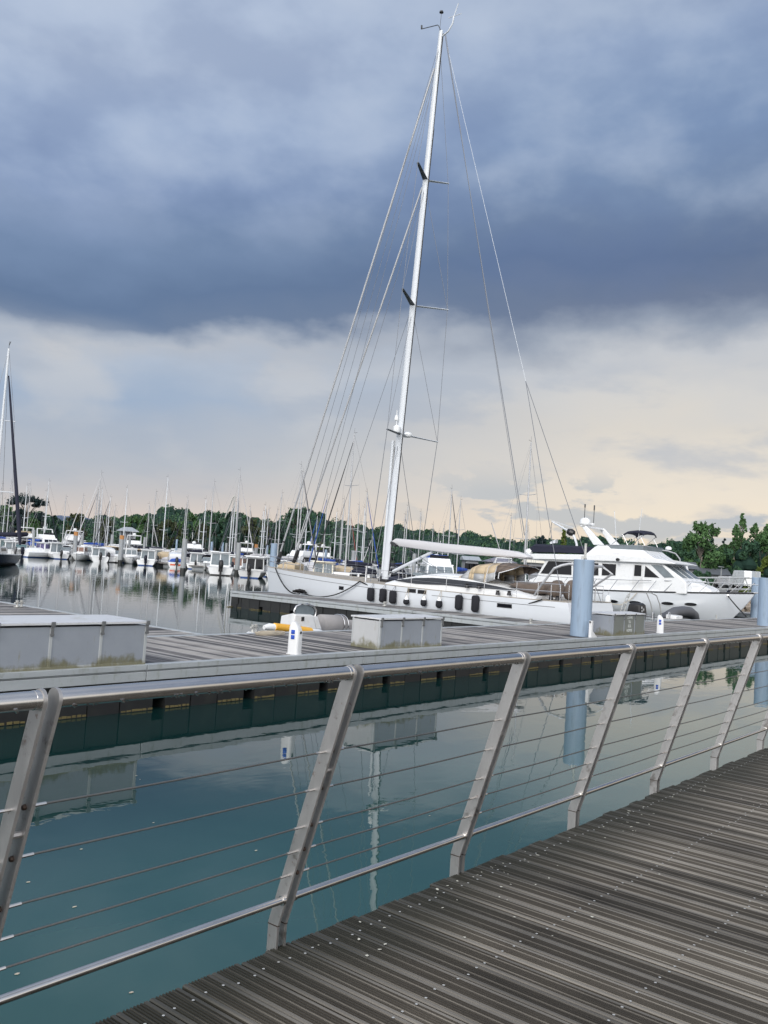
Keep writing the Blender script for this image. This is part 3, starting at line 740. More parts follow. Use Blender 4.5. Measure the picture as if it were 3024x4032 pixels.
for px, py in ((1800, 2268), (1740, 2259), (1660, 2258)):
    mb = MB(); q = atX(px, py, XC); mb.box((XC - .35, q.y - .3, q.z - .12), (XC + .35, q.y + .3, q.z + .03)); wb(mb, 'deck_hatch', 'skyglass', yacht, smooth=0, bevel=.02)
# winches on the coaming
for px, py in ((1838, 2305), (1885, 2308), (1960, 2332), (2005, 2334), (2170, 2352), (2195, 2354)):
    q = atX(px, py, XC - 1.8); mb = MB(); mb.lathe([(.10, -.12), (.09, -.02), (.07, .02), (.09, .08), (0, .09)], q, 12); wb(mb, 'winch', 'black', yacht)
# sprayhood and bimini
def arch(y, zb, zt, w, n=8, lean=0):
    prof_ = [(-1, 0), (-.97, .42), (-.86, .78), (-.5, .97), (0, 1), (.5, .97), (.86, .78), (.97, .42), (1, 0)]
    return [V((XC + w * a, y, zb + (zt - zb) * b)) for a, b in prof_]
qa = atX(1822, 2262, XC - 1.2); qb = atX(1866, 2221, XC - 1.2); qc = atX(1958, 2217, XC - 1.2); qd = atX(2026, 2226, XC - 1.2); qe = atX(1990, 2272, XC - 1.3)
z0 = 2.36
def canvas(rings, vinylrows, name, mat):
    mb = MB(); ng = len(rings[0])
    for i in range(len(rings) - 1):
        for j in range(ng - 1):
            mb.add([rings[i][j], rings[i][j + 1], rings[i + 1][j + 1], rings[i + 1][j]], [(0, 1, 2, 3)], 1 if (i, j) in vinylrows else 0)
    o = wb(mb, name, mat, yacht, smooth=50)
    s = o.modifiers.new('cloth', 'SOLIDIFY'); s.thickness = .02
    return o
r0 = arch(qa.y + .15, z0 - .04, z0 + .02, 1.45); r1 = arch(qb.y, z0 - .05, qb.z, 1.42, lean=.0); r2 = arch(qc.y + .45, z0 - .12, qc.z, 1.40)
r01 = [a.lerp(b, .25) for a, b in zip(r0, r1)]; r02 = [a.lerp(b, .85) for a, b in zip(r0, r1)]
r11 = [a.lerp(b, .18) for a, b in zip(r1, r2)]; r12 = [a.lerp(b, .85) for a, b in zip(r1, r2)]
canvas([r0, r01, r02, r1, r11, r12, r2], {(1, j) for j in range(0, 8)} | {(4, 0), (4, 7)}, 'sprayhood', ['tan', 'vinyl'])
r3 = arch(qc.y, z0 + .05, qc.z + .03, 1.38); r4 = [V((XC + (p.x - XC) * 1.02, qd.y if 2 <= j <= 6 else qe.y + .3, p.z + (.0 if 2 <= j <= 6 else .0))) for j, p in enumerate(arch(qd.y, z0 + .1, qd.z - .02, 1.40))]
mid = [a.lerp(b, .5) + V((0, 0, .04)) for a, b in zip(r3, r4)]
canvas([r2, r3], {(0, 0), (0, 7)}, 'sprayhood', ['tan', 'vinyl'])
r3b, midb, r4b = ([p for p in q[1:-1]] for q in (r3, mid, r4)); bi = canvas([r3b, midb, r4b], set(), 'bimini', ['brown'])
mb = MB()
for q in (r2, r3, r4): mb.tube(q, .022, 6)
wb(mb, 'hood_frame', 'steel', yacht)
# taupe covers over cockpit, wheels and seats
def cover(poly, dx, name, X=XC - .9, mat='brown', puff=.25):
    pts = [atX(x, y, X) for x, y in poly]; c = sum(pts, V()) / len(pts)
    mb = MB(); n = len(pts)
    rings = [[p for p in pts], [c + (p - c) * .9 + V((-puff, 0, 0)) for p in pts], [c + (p - c) * .5 + V((-puff * 1.4, 0, .02)) for p in pts]]
    back = [[p + V((dx, 0, 0)) for p in pts]]
    mb.loft(back + rings); return wb(mb, name, mat, yacht, smooth=60)
cover([(2003, 2302), (2025, 2296), (2049, 2291), (2066, 2296), (2083, 2301), (2110, 2298), (2133, 2290), (2150, 2310), (2150, 2338), (2120, 2340), (2072, 2334), (2040, 2316)], 1.9, 'cockpit_cover')
cover([(2165, 2318), (2178, 2295), (2190, 2284), (2200, 2286), (2210, 2300), (2205, 2330), (2196, 2355), (2178, 2352), (2158, 2342)], .3, 'wheel_cover', XC - 1.0)
cover([(2228, 2330), (2236, 2300), (2248, 2284), (2258, 2290), (2266, 2310), (2262, 2345), (2252, 2364), (2234, 2362), (2226, 2346)], .3, 'wheel_cover', XC + .6)
# stern arch, guard rails
for X, a in ((XC - 1.9, 0), (XC + 1.9, 1)):
    pts = [(2103, 2345), (2130, 2305), (2158, 2270), (2182, 2238), (2200, 2226), (2222, 2219), (2248, 2222)]
    base = [atX(x, y, XC - 1.9) for x, y in pts]
    mb = MB(); mb.tube([V((X if k < 4 else X + (XC - X) * .12 * (k - 3), p.y, p.z)) for k, p in enumerate(base)], [.05, .05, .05, .055, .06, .06, .06], 10)
    wb(mb, 'stern_arch', 'alu', yacht)
    if not a: top_l = V((X + (XC - X) * .36, base[-1].y, base[-1].z))
    else: top_r = V((X + (XC - X) * .36, base[-1].y, base[-1].z))
mb = MB(); mb.tube([top_l, top_r], .06, 10)
q = atX(2258, 2290, XC + 1.7); mb.tube([top_r, top_r + V((.2, -.4, -.3)), V((XC + 2.0, q.y, 1.75))], .05, 8); wb(mb, 'stern_arch', 'alu', yacht)
st = [.04, .12, .20, .30, .40, .50, .60, .70, .80, .89]
for sd in (-1, 1):
    tops = []
    for t in st:
        p = HY.pos(t, 1, sd) + V((-sd * .10, 0, 0)); q = p + V((0, 0, .72)); tops.append((p, q))
        mb = MB(); mb.tube([p, q], .014, 6); wb(mb, 'stanchion', 'steel', yacht)
    mb = MB()
    for h in (.70, .38): mb.tube([p + V((0, 0, h)) for p, q in tops], .007, 5)
    wb(mb, 'guard_wire', 'wire', yacht)
mb = MB()
b0, b1 = HY.pos(.905, 1, -1), HY.pos(.905, 1, 1); bt_ = V((XC, YB - .15, yb_sheer(1)))
for h in (.62, .32):
    mb.tube([b0 + V((.08, 0, h)), HY.pos(.96, 1, -1) + V((.05, 0, h + .02)), bt_ + V((-.12, .0, h + .02)), bt_ + V((.12, 0, h + .02)), HY.pos(.96, 1, 1) + V((-.05, 0, h + .02)), b1 + V((-.08, 0, h))], .015, 6)
for p in (b0, HY.pos(.955, 1, -1), HY.pos(.955, 1, 1), b1): mb.tube([p, p + V((0, 0, .63))], .015, 6)
wb(mb, 'bow_rail', 'steel', yacht)
mb = MB()
s0, s1 = HY.pos(.015, 1, -1), HY.pos(.015, 1, 1)
for h in (.75, .42): mb.tube([HY.pos(.13, 1, -1) + V((.1, 0, h)), s0 + V((.1, .1, h)), s0 + V((.9, .1, h))], .016, 6)
for h in (.75, .42): mb.tube([HY.pos(.13, 1, 1) + V((-.1, 0, h)), s1 + V((-.1, .1, h)), s1 + V((-.9, .1, h))], .016, 6)
for p in (s0 + V((.1, .1, 0)), s0 + V((.9, .1, 0)), s1 + V((-.1, .1, 0)), s1 + V((-.9, .1, 0)), HY.pos(.07, 1, -1) + V((.1, 0, 0))): mb.tube([p, p + V((0, 0, .75))], .016, 6)
wb(mb, 'stern_rail', 'steel', yacht)
# mast
MBASE, MTOP = V((XC, 29.83, 1.80)), V((XC, 28.42, 31.62))
def onmast(z): return MBASE.lerp(MTOP, (z - MBASE.z) / (MTOP.z - MBASE.z))
mb = MB(); rings = []
for z, k in ((1.8, 1), (10, 1), (20, .95), (27, .85), (31.6, .6)):
    c = onmast(z); rings.append([c + V((.14 * k * cos(2 * pi * j / 14), .20 * k * sin(2 * pi * j / 14), 0)) for j in range(14)])
mb.loft(rings); mast = wb(mb, 'mast', 'mastwhite', yacht, smooth=50)
def mpart(mb, name, mat, **k): return wb(mb, name, mat, mast, **k)
mb = MB()
for z in range(0, 30, 2):
    a, b = onmast(2.2 + z), onmast(min(31.4, 4.2 + z)); k = .20 * (1 if z < 17 else .95 if z < 24 else .8)
    mb.tube([a + V((0, -k - .01, 0)), b + V((0, -k - .01, 0))], .028, 6)
mpart(mb, 'mast_track', 'black')
mb = MB(); mb.box(onmast(1.85) - V((.24, .30, .12)), onmast(1.85) + V((.24, .30, .12))); mpart(mb, 'mast_boot', 'black', bevel=.05)
SPR = [((1555, 1710), (1722, 1740), (1525, 1690), 2.15), ((1620, 1205), (1762, 1220), (1585, 1137), 1.75), ((1672, 712), (1765, 723), (1645, 640), 1.25)]
tips = []
for m_, f_, n_, w in SPR:
    q = atX(*m_, XC); z = q.z; c = onmast(z)
    row = []
    for sd, px in ((-1, n_), (1, f_)):
        tip = atX(*px, XC + sd * w * (1.0 if sd > 0 else 1.0)); tip = V((tip.x, tip.y, tip.z)); row.append(tip)
        mb = MB(); rings = []
        for k in range(5):
            p = c.lerp(tip, k / 4); ww = .17 - .09 * k / 4
            rings.append([p + V((0, ww * cos(a), .035 * sin(a))) for a in [2 * pi * j / 8 for j in range(8)]])
        mb.loft(rings, 0); o = mpart(mb, 'spreader', 'mastshade' if sd < 0 else 'mastwhite', smooth=50)  # near spreaders coloured dark for the shade on their undersides
    tips.append(row)
def wire(a, b, r=.012, name='stay', mat='wire', seg=5, parent=None):
    mb = MB(); mb.tube([a, b], r, seg); return wb(mb, name, mat, parent or yacht)
bowtip = V((XC, YB - .35, yb_sheer(1) + .05))
fa = onmast(29.6) + V((0, .2, 0)); fb = atX(1093, 2222, XC); fc = atX(1117, 2130, XC)
wire(fb + V((0, 0, .25)), fa, .052, 'furled_headsail', 'alu', 10)
mb = MB(); mb.tube([fb, fb + (fc - fb) * .35, fb + (fc - fb) * .55], [.10, .13, .09], 12); mb.tube([fc - (fc - fb) * .06, fc], .085, 12); wb(mb, 'furling_drum', 'black', yacht)
ia = onmast(23.1) + V((0, .2, 0)); ib = atX(1156, 2215, XC); ic = atX(1188, 2135, XC)
wire(ib + V((0, 0, .2)), ia, .048, 'furled_staysail', 'alu', 10)
mb = MB(); mb.tube([ib, ib + (ic - ib) * .4, ib + (ic - ib) * .6], [.10, .13, .09], 12); mb.tube([ic - (ic - ib) * .06, ic], .11, 12); wb(mb, 'furling_drum', 'black', yacht)
for (zt, yb2, zb2) in ((30.3, 37.0, 2.4), (29.2, 36.3, 2.2), (28.6, 35.4, 2.1), (22.6, 35.3, 2.1), (16.2, 34.2, 2.1)):
    wire(onmast(zt) + V((0, .18, 0)), V((XC - .3, yb2, zb2)), .011, 'halyard', 'wire')
ba = onmast(31.3) + V((0, -.3, 0))
wire(ba, atX(2066, 2108, XC - .4), .022, 'topping_lift', 'wire'); wire(ba + V((0, -.06, 0)), atX(2060, 2120, XC), .012, 'topping_lift', 'wire')
bs = atX(2070, 1500, XC)
wire(onmast(31.2) + V((0, -.3, 0)), bs, .010, 'backstay', 'mastwhite')
wire(bs, V((XC - 1.9, YS + .4, 1.7)), .016, 'backstay', 'wire'); wire(bs, V((XC + 1.9, YS + .4, 1.7)), .016, 'backstay', 'wire')
for k, sd in ((0, -1), (1, 1)):
    ch = V((XC + sd * 2.15, 29.35, 1.72))
    wire(onmast(31.0), tips[2][k], .012, 'shroud'); wire(tips[2][k], tips[1][k], .013, 'shroud'); wire(tips[1][k], tips[0][k], .014, 'shroud'); wire(tips[0][k], ch, .018, 'shroud')
    wire(onmast(23.2), tips[1][k], .012, 'shroud'); wire(onmast(16.4), tips[0][k], .012, 'shroud'); wire(onmast(9.5), ch + V((0, -.3, 0)), .015, 'shroud')
    mb = MB(); mb.lathe([(.06, 0), (.045, .3), (.03, .9), (0, .92)], ch, 8); wb(mb, 'chainplate', 'steel', yacht)
# pale furled inner sail just ahead of the mast
wire(atX(1507, 2250, XC), atX(1548, 1735, XC), .085, 'furled_storm_sail', 'mastwhite', 10)
wire(atX(1520, 2240, XC), atX(1556, 1760, XC), .030, 'sail_zip', 'black', 6)
mb = MB(); mb.lathe([(0, 0), (.17, .0), (.2, .1), (.19, .3), (.1, .38), (0, .4)], atX(1561, 1703, XC - .35), 14); mpart(mb, 'satellite_dome', 'white')
mb = MB(); mb.lathe([(0, -.1), (.1, -.08), (.12, .0), (.07, .2), (0, .22)], atX(1561, 1650, XC - .2), 10); mb.tube([atX(1561, 1690, XC - .2), atX(1563, 1615, XC - .2)], .02, 6); mpart(mb, 'deck_light', 'white')
mb = MB(); mb.lathe([(0, -.12), (.28, -.1), (.32, .0), (.30, .10), (.2, .16), (0, .17)], atX(1600, 1713, XC + .5), 18); mpart(mb, 'radar_dome', 'white')
mtq = onmast(31.62)
mb = MB(); mb.tube([mtq, mtq + V((0, .2, .35)), mtq + V((0, .25, .4)), mtq + V((0, 1.35, .55))], .022, 6); mb.tube([mtq + V((0, 1.35, .55)), mtq + V((.0, 1.36, .75))], .05, 6)
mb.tube([mtq + V((0, .1, 0)), mtq + V((0, .05, 1.0))], .012, 5); mb.lathe([(0, 0), (.12, .02), (.10, .1), (0, .12)], mtq + V((0, .05, 1.0)), 8)
mpart(mb, 'wind_sensor', 'darkgrey')
mb = MB(); mb.tube([mtq + V((0, -.1, -.35)), mtq + V((0, -.5, -.2)), mtq + V((0, -.75, .15)), mtq + V((0, -.8, .5))], .04, 8); mb.tube([mtq + V((0, -.45, .55)), mtq + V((0, -1.3, .5))], .02, 5); mb.tube([mtq + V((0, -.8, .5)), mtq + V((0, -1.05, 1.15))], .025, 5); mpart(mb, 'masthead_bracket', 'mastwhite')
# boom with pale sail bag and its strut
bo = [(1556, 2131), (1569, 2120.5), (1660, 2129), (1750, 2140), (1860, 2150), (1957, 2160), (2039, 2171.5), (2075, 2183), (2089, 2195), (2084, 2200.5), (2010, 2196), (1919, 2190), (1834, 2183), (1750, 2176.5), (1660, 2164), (1583, 2153), (1572, 2146)]
mb = MB(); pts = [atX(x, y, XC) for x, y in bo]; c = sum(pts, V()) / len(pts)
sh = lambda k, dx: [V((XC + dx, p.y, c.z + (p.y - c.y) * (.42 / 8.0) + (p.z - (c.z + (p.y - c.y) * (.42 / 8.0))) * k)) for p in pts]
mb.loft([sh(.35, -.30), sh(.85, -.26), sh(1, -.12), sh(1, .12), sh(.85, .26), sh(.35, .30)]); wb(mb, 'boom_sail_bag', 'greycloth', yacht, smooth=35)
mb = MB(); g = atX(1556, 2138, XC); mb.lathe([(0, -.16), (.14, -.15), (.14, .15), (0, .16)], g + V((0, -.05, -.05)), 12, axis=(1, 0, 0)); mb.tube([onmast(g.z), g], .09, 8); wb(mb, 'gooseneck', 'darkgrey', yacht)
wire(atX(1548, 2250, XC), atX(1702, 2174, XC), .085, 'boom_strut', 'mastwhite', 10)
for a, b in (((1575, 2140), (1800, 2290)), ((1640, 2200), (1790, 2275)), ((1920, 2192), (1990, 2270))): wire(atX(*a, XC), atX(*b, XC - .6), .014, 'boom_line', 'wire')
# fenders hang from the side: things of their own
fl = ['leftmost long black fender, beside the black rope', 'second long black fender from the left', 'third long black fender from the left', 'short black fender with white cap, the left one of three', 'short black fender with white cap, the middle one of three', 'short black fender with white cap, the right one of three', 'long black fender, the left one of the aft pair', 'long black fender nearest the stern of the yacht']
for i, (x, yt_, yb_) in enumerate(((1447, 2316, 2366), (1498, 2320, 2371), (1539, 2328, 2376), (1593, 2352, 2380), (1662, 2354, 2386), (1722, 2358, 2393), (1800, 2349, 2401), (1864, 2352, 2409))):
    short = i in (3, 4, 5)
    q = atX(x, yb_, 34.12); tq = yt(q.y); rr = .18 if not short else .15
    top = HY.pos(tq, 1, -1); xx = HY.zpos(tq, 1.2, -1).x - rr - .01
    ht = (yb_ - yt_) * 44 / 3500; zb_ = max(q.z, .42)
    r = thing('fender', fl[i] + ' hanging on the white yacht', 'fender', (xx, q.y, zb_), 0, 'fenders along the white sailing yacht')
    mb = MB(); mb.lathe([(0, -.02), (rr * .6, 0), (rr, .08), (rr, ht - (.2 if short else .08)), (rr * .9, ht - (.12 if short else 0)), (rr * .5, ht - (.1 if short else -.03)), (0, ht - (.1 if short else -.03))], (0, 0, 0), 14); mb.build('cover', 'rubber', r, smooth=50)
    if short:
        mb = MB(); mb.lathe([(rr * .75, ht - .13), (rr * .6, ht - .03), (rr * .3, ht + .03), (0.03, ht + .08), (0, ht + .08)], (0, 0, 0), 12); mb.build('cap', 'white', r, smooth=50)
    mb = MB(); d = top - V((xx, q.y, zb_))
    mb.tube([V((0, -.10, ht - .02)), V((d.x, d.y, d.z + .02))], .010, 5); mb.tube([V((0, .10, ht - .02)), V((d.x, d.y + .03, d.z + .02))], .010, 5); mb.build('lanyard', 'roperaw' if short else 'wire', r)
def ropething(pts, r, label, mat='rope', name='mooring_rope'):
    mb = MB(); mb.tube(pts, r, 6); o = mb.build(name, mat); return tag(o, label, 'mooring rope')
a = HY.pos(.945, 1, -1) + V((-.05, 0, .02)); b = atz(1180, 2338, HP + .05)
ropething(sag(a, b, .45), .035, 'black mooring rope from the yacht bow down to the finger pontoon')
a = HY.pos(yt(29.6), 1, -1) + V((-.1, 0, .03))
ropething(sag(a, atz(1200, 2338, HP + .05), .42, 18), .032, 'black spring line sagging forward along the yacht hull past the left fenders')
c2 = atz(1690, 2387, HP + .05)
ropething(sag(a, c2, .12, 12), .032, 'black line from mid yacht down to the coil between the short fenders')
a = HY.pos(.055, 1, -1) + V((-.08, 0, .05)); ropething(sag(a, c2, .40, 18), .032, 'black stern line sagging along the yacht hull past the oblong porthole')
for q, lb in ((atz(1180, 2338, HP), 'black rope bundle on the finger pontoon near the yacht bow'), (c2, 'black rope bundle on the finger pontoon between two short fenders')):
    mb = MB(); rb = random.Random(3); mb.tube([V((rb.uniform(-.3, .3), rb.uniform(-.4, .4), .05 + rb.uniform(0, .18))) for k in range(26)], .035, 5)
    o = mb.build('rope_bundle', 'rope', loc=(q.x, q.y, HP)); tag(o, lb, 'rope')
# ------------------------------------------------------------------ the white motor yacht, bow towards the main pontoon
MX, MYS, MYB = 64.2, 39.5, 19.0
m_half = lambda t: 2.65 * (1 - .06 * (max(0, .3 - t) / .3) ** 2) * (1 - (max(0, t - .45) / .55) ** 2.2 * .97)
m_sheer = lambda t: 1.76 + .25 * max(0, .25 - t) + 1.24 * max(0, t - .35) ** 1.6
HM = Hull(MX, MYS, MYB, m_half, m_sheer, -.7, 3.4, 2.6, .2, flare=2.9)
moty = thing('motor_yacht', 'large white motor yacht with flybridge, radar arch and flared grey bow', 'motor yacht', (MX, 29, 0))
wb(HM.shell(48, 14), 'hull', 'hull_white', moty, smooth=40); wb(HM.deck(), 'deck', 'white', moty)
def mt(y): return (y - MYS) / (MYB - MYS)
mb = MB()
for sd in (-1, 1): mb.tube([HM.pos(t / 40, 1, sd) + V((0, 0, -.03)) for t in range(41)], .06, 6)
wb(mb, 'rub_rail', 'black', moty)
for px, py in ((2412, 2368), (2502, 2373), (2634, 2377), (2733, 2381)):
    q = atX(px, py, MX - 2.45); q = atX(px, py, HM.zpos(mt(q.y), q.z, -1).x)
    mb = MB(); mb.prism(flatpanel(HM, mt(q.y), q.z, 1.02, .33, -1, .03, True), (.05, 0, 0)); po = wb(mb, 'porthole', 'hull_white', moty, smooth=0)
    mb = MB(); mb.prism(flatpanel(HM, mt(q.y), q.z, .88, .24, -1, .04, True), (.05, 0, 0)); wb(mb, 'pane', 'glass', po, smooth=0)
NH = 1.95
def mp(x, y, off=NH): return atX(x, y, MX - off)
def slabx(pts, off, name, mat, parent=None, bevel=0, both=True, w=None, smooth=0):
    """outline in pixels traced on the plane at 'off' from the centre line; extruded across the boat."""
    mb = MB(); mb.prism([mp(x, y, off) for x, y in pts], (2 * off if both else (w or .03), 0, 0)); return wb(mb, name, mat, parent or moty, smooth=smooth, bevel=bevel)
house = slabx([(2085, 2300), (2080, 2285), (2112, 2270), (2152, 2196), (2540, 2214), (2608, 2219), (2692, 2284), (2702, 2298), (2702, 2340), (2085, 2330)], NH, 'deckhouse', 'white', bevel=.08)
slabx([(2690, 2288), (2745, 2298), (2775, 2308), (2798, 2322), (2802, 2336), (2690, 2338)], .95, 'trunk_cabin', 'white', bevel=.12)
roof = slabx([(2040, 2186), (2100, 2180), (2330, 2184), (2372, 2180), (2540, 2192), (2612, 2205), (2660, 2218), (2655, 2222), (2540, 2216), (2300, 2206), (2040, 2200)], NH + .28, 'roof', 'white', bevel=.06)
def window(pts, name='window', parent=None, off=NH, mat='glass'):
    c = sum((V((x, y, 0)) for x, y in pts), V()) / len(pts)
    big = [(c.x + (x - c.x) * 1.0 + (2.5 if x > c.x else -2.5), c.y + (2 if y > c.y else -2)) if False else (x + (2 if x > c.x else -2), y + (1.6 if y > c.y else -1.6)) for x, y in pts]
    f = slabx(big, off + .012, name, 'pedestal', parent, both=False, w=.04)
    slabx(pts, off + .022, 'pane', mat, f, both=False, w=.03)
    return f
window([(2128, 2258), (2160, 2209), (2250, 2213), (2250, 2264)]); window([(2257, 2213.5), (2300, 2215), (2300, 2267), (2257, 2264.5)]); window([(2318, 2216), (2356, 2218), (2356, 2266), (2318, 2265)])
window([(2372, 2219), (2426, 2222), (2423, 2266), (2369, 2266)])
door = slabx([(2493, 2220), (2534, 2222), (2530, 2326), (2489, 2324)], NH + .02, 'door', 'pedestal', both=False, w=.05)
slabx([(2499, 2224), (2526, 2226), (2524, 2269), (2496, 2268)], NH + .032, 'door_window', 'glass', door, both=False, w=.02)
mb = MB(); q = mp(2526, 2283); mb.tube([q + V((-.06, 0, 0)), q + V((-.06, 0, .12))], .02, 6); wb(mb, 'door_handle', 'steel', door)
window([(2541, 2228), (2596, 2275), (2537, 2272)])
# raked windscreen: three panes across the front slope
A = mp(2610, 2222); B = mp(2690, 2282)
for k in range(3):
    x0 = MX - NH + .15 + k * 1.22; x1 = x0 + 1.12
    dn = V((0, B.y - A.y, B.z - A.z)); nn = V((0, -dn.z, dn.y)).normalized()
    if nn.z < 0: nn = -nn
    for nm, ins, up, mat in (('windscreen', 0, .012, 'pedestal'), ('pane', .06, .022, 'skyglass')):
        a0, b0 = A + dn * (.06 + ins * .5), B - dn * (.06 + ins * .5)
        pts = [V((x0 + ins, a0.y, a0.z)), V((x1 - ins, a0.y, a0.z)), V((x1 - ins, b0.y, b0.z)), V((x0 + ins, b0.y, b0.z))]
        mb = MB(); mb.prism([p + nn * (up - .02) for p in pts], nn * .025); o = wb(mb, nm, mat, moty if ins == 0 else ws, smooth=0)
        if ins == 0: ws = o
# near corner panes of the wrap-around windscreen
window([(2563, 2224), (2606, 2226), (2655, 2274), (2616, 2275)], 'windscreen', mat='skyglass')
# flybridge
fly = slabx([(2300, 2186), (2342, 2152), (2352, 2147), (2392, 2148), (2404, 2160), (2530, 2166), (2548, 2180), (2580, 2201), (2600, 2208), (2300, 2208)], 1.9, 'flybridge', 'white', bevel=.10)
slabx([(2385, 2146), (2535, 2149), (2531, 2166), (2398, 2162)], 1.82, 'flybridge_screen', 'skyglass', both=False, w=.03)
mb = MB(); a, b = mp(2535, 2149, 1.82), mp(2531, 2166, 1.82); mb.prism([V((MX - 1.8, a.y, a.z)), V((MX + 1.8, a.y, a.z)), V((MX + 1.8, b.y, b.z)), V((MX - 1.8, b.y, b.z))], (0, .03, 0)); wb(mb, 'flybridge_screen', 'skyglass', moty, smooth=0)
mb = MB()
for o_ in (1.82,): mb.tube([mp(x, y, o_) for x, y in ((2385, 2146), (2440, 2146), (2537, 2149))] + [V((MX + 1.8, mp(2537, 2149, 1.82).y, mp(2537, 2149, 1.82).z))], .025, 6)
wb(mb, 'flybridge_rail', 'steel', moty)
# radar arch: two raked legs and a bridge
legN = [(2284, 2066), (2306, 2070), (2376, 2146), (2336, 2146)]
zs = [mp(x, y, 1.7) for x, y in legN]
mb = MB(); mb.prism(zs, (.26, 0, 0)); mb.prism([p + V((3.14, 0, 0)) for p in zs], (.26, 0, 0))
a, b = zs[0], zs[1]; mb.prism([V((a.x, a.y, a.z)), V((b.x, b.y, b.z)), V((b.x, b.y, b.z - .16)), V((a.x, a.y, a.z - .16))], (3.4, 0, 0)); wb(mb, 'radar_arch', 'white', moty, smooth=0, bevel=.06)
ca = (zs[0] + zs[1]) / 2
mb = MB(); mb.lathe([(0, 0), (.36, .0), (.42, .08), (.42, .22), (.41, .23), (.42, .24), (.38, .42), (.22, .56), (0, .60)], V((MX - 1.35, ca.y, ca.z + .02)), 20); wb(mb, 'radar_dome', 'white', moty, smooth=50)
mb = MB(); mb.lathe([(0, 0), (.3, .02), (.34, .12), (.3, .2), (0, .22)], V((MX - .4, ca.y, ca.z + .05)), 18); wb(mb, 'radar_dome', 'white', moty, smooth=50)
for x_, h in ((MX - 1.5, 1.05), (MX + .1, 1.6)):
    mb = MB(); p = V((x_, ca.y, ca.z + (.6 if h < 1.2 else .1))); mb.tube([p, p + V((0, 0, h))], .03, 6); mb.tube([p + V((0, 0, h * .75)), p + V((0, 0, h))], .055, 8); wb(mb, 'mast_light', 'darkgrey', moty)
for x_, y0, y1 in (((2428, 2145), (2419, 2011), 0), ((2510, 2147), (2528, 2003), 0)): wire(mp(*x_, 1.0), mp(*y0, 1.0), .022, 'antenna', 'mastwhite', 5, moty)
# bimini on the flybridge
mb = MB(); rings = []
for x, y, k in ((2453, 2103, 0), (2470, 2093, .6), (2500, 2090, 1), (2528, 2093, .6), (2536, 2104, 0)):
    q = mp(x, y, 1.2); rings.append([V((MX - 1.2, q.y, q.z - .12)), V((MX - 1.1, q.y, q.z + .02)), V((MX - .5, q.y, q.z + .1)), V((MX + .5, q.y, q.z + .1)), V((MX + 1.1, q.y, q.z + .02)), V((MX + 1.2, q.y, q.z - .12))])
mb.loft(rings, closed=False, caps=False); o = wb(mb, 'bimini', 'navycloth', moty, smooth=50); s = o.modifiers.new('cloth', 'SOLIDIFY'); s.thickness = .05
mb = MB()
for off in (1.2, -1.2):
    for a, b in (((2455, 2104), (2408, 2144)), ((2452, 2104), (2472, 2147)), ((2534, 2106), (2486, 2147)), ((2522, 2114), (2540, 2150))):
        pa, pb = mp(*a, 1.2), mp(*b, 1.2); mb.tube([V((MX - off, pa.y, pa.z)), V((MX - off, pb.y, pb.z))], .022, 6)
wb(mb, 'bimini_frame', 'steel', moty)
# covered dinghy and crane on the boat deck
mb = MB(); rings = []
for x, yt_, yb_, w in ((2070, 2166, 2174, .3), (2078, 2152, 2174, .55), (2098, 2140, 2176, .75), (2200, 2145, 2178, .85), (2290, 2150, 2182, .8), (2326, 2153, 2168, .55), (2334, 2156, 2160, .2)):
    a, b = mp(x, yt_, .9), mp(x, yb_, .9); rings.append([V((MX - w, a.y, b.z + (a.z - b.z) * .1)), V((MX - w * 1.0, a.y, b.z + (a.z - b.z) * .75)), V((MX - w * .6, a.y, a.z)), V((MX + w * .6, a.y, a.z)), V((MX + w, a.y, b.z + (a.z - b.z) * .75)), V((MX + w, a.y, b.z + (a.z - b.z) * .1))])
mb.loft(rings); MB
ten = thing('covered_dinghy', 'dinghy under a navy cover on the aft roof of the motor yacht', 'dinghy', tuple(mp(2200, 2178, 0)))
wb(mb, 'cover', 'navycloth', ten, smooth=40)
mb = MB(); q = mp(2074, 2170, .9); mb.lathe([(0, -.3), (.22, -.25), (.3, 0), (.2, .2), (0, .25)], q + V((.3, 0, -.05)), 10, axis=(0, 1, .3)); wb(mb, 'bow', 'white', ten)
mb = MB()
cp, ctip, cb = mp(2248, 2096, .3), mp(2173, 2054, .3), mp(2272, 2160, .3)
mb.tube([ctip, cp], [.05, .10], 8); mb.tube([ctip + V((0, .1, .12)), cp + V((0, -.2, .35))], .02, 5)
for k in range(1, 7): p = ctip.lerp(cp, k / 7); mb.tube([p, p + V((0, 0, .1 + .05 * k / 2))], .014, 5)
mb.tube([cp, mp(2262, 2115, .3), mp(2270, 2140, .3), cb], .10, 8); wb(mb, 'crane', 'mastwhite', moty)
mb = MB(); mb.lathe([(0, -.3), (.22, -.28), (.30, 0), (.22, .28), (0, .3)], cp, 10, axis=(0, 1, .3)); wb(mb, 'crane_winch', 'black', moty)
wire(ctip, ctip + V((0, 0, -1.6)), .015, 'crane_line', 'wire', 5, moty); wire(ctip, ctip + V((0, .25, -1.6)), .012, 'crane_line', 'wire', 5, moty)
slabx([(2165, 2134), (2188, 2124), (2186, 2138), (2166, 2142)], .4, 'searchlight', 'mastwhite', both=False, w=.4)
slabx([(2412, 2174), (2440, 2178), (2440, 2186), (2412, 2183)], 1.93, 'grab_handle', 'steel', both=False, w=.05)
mb = MB(); mb.lathe([(0, 0), (.11, .02), (.12, .2), (0, .22)], mp(2437, 2204, 2.45), 10, axis=(-1, .4, 0)); wb(mb, 'horn', 'black', moty)
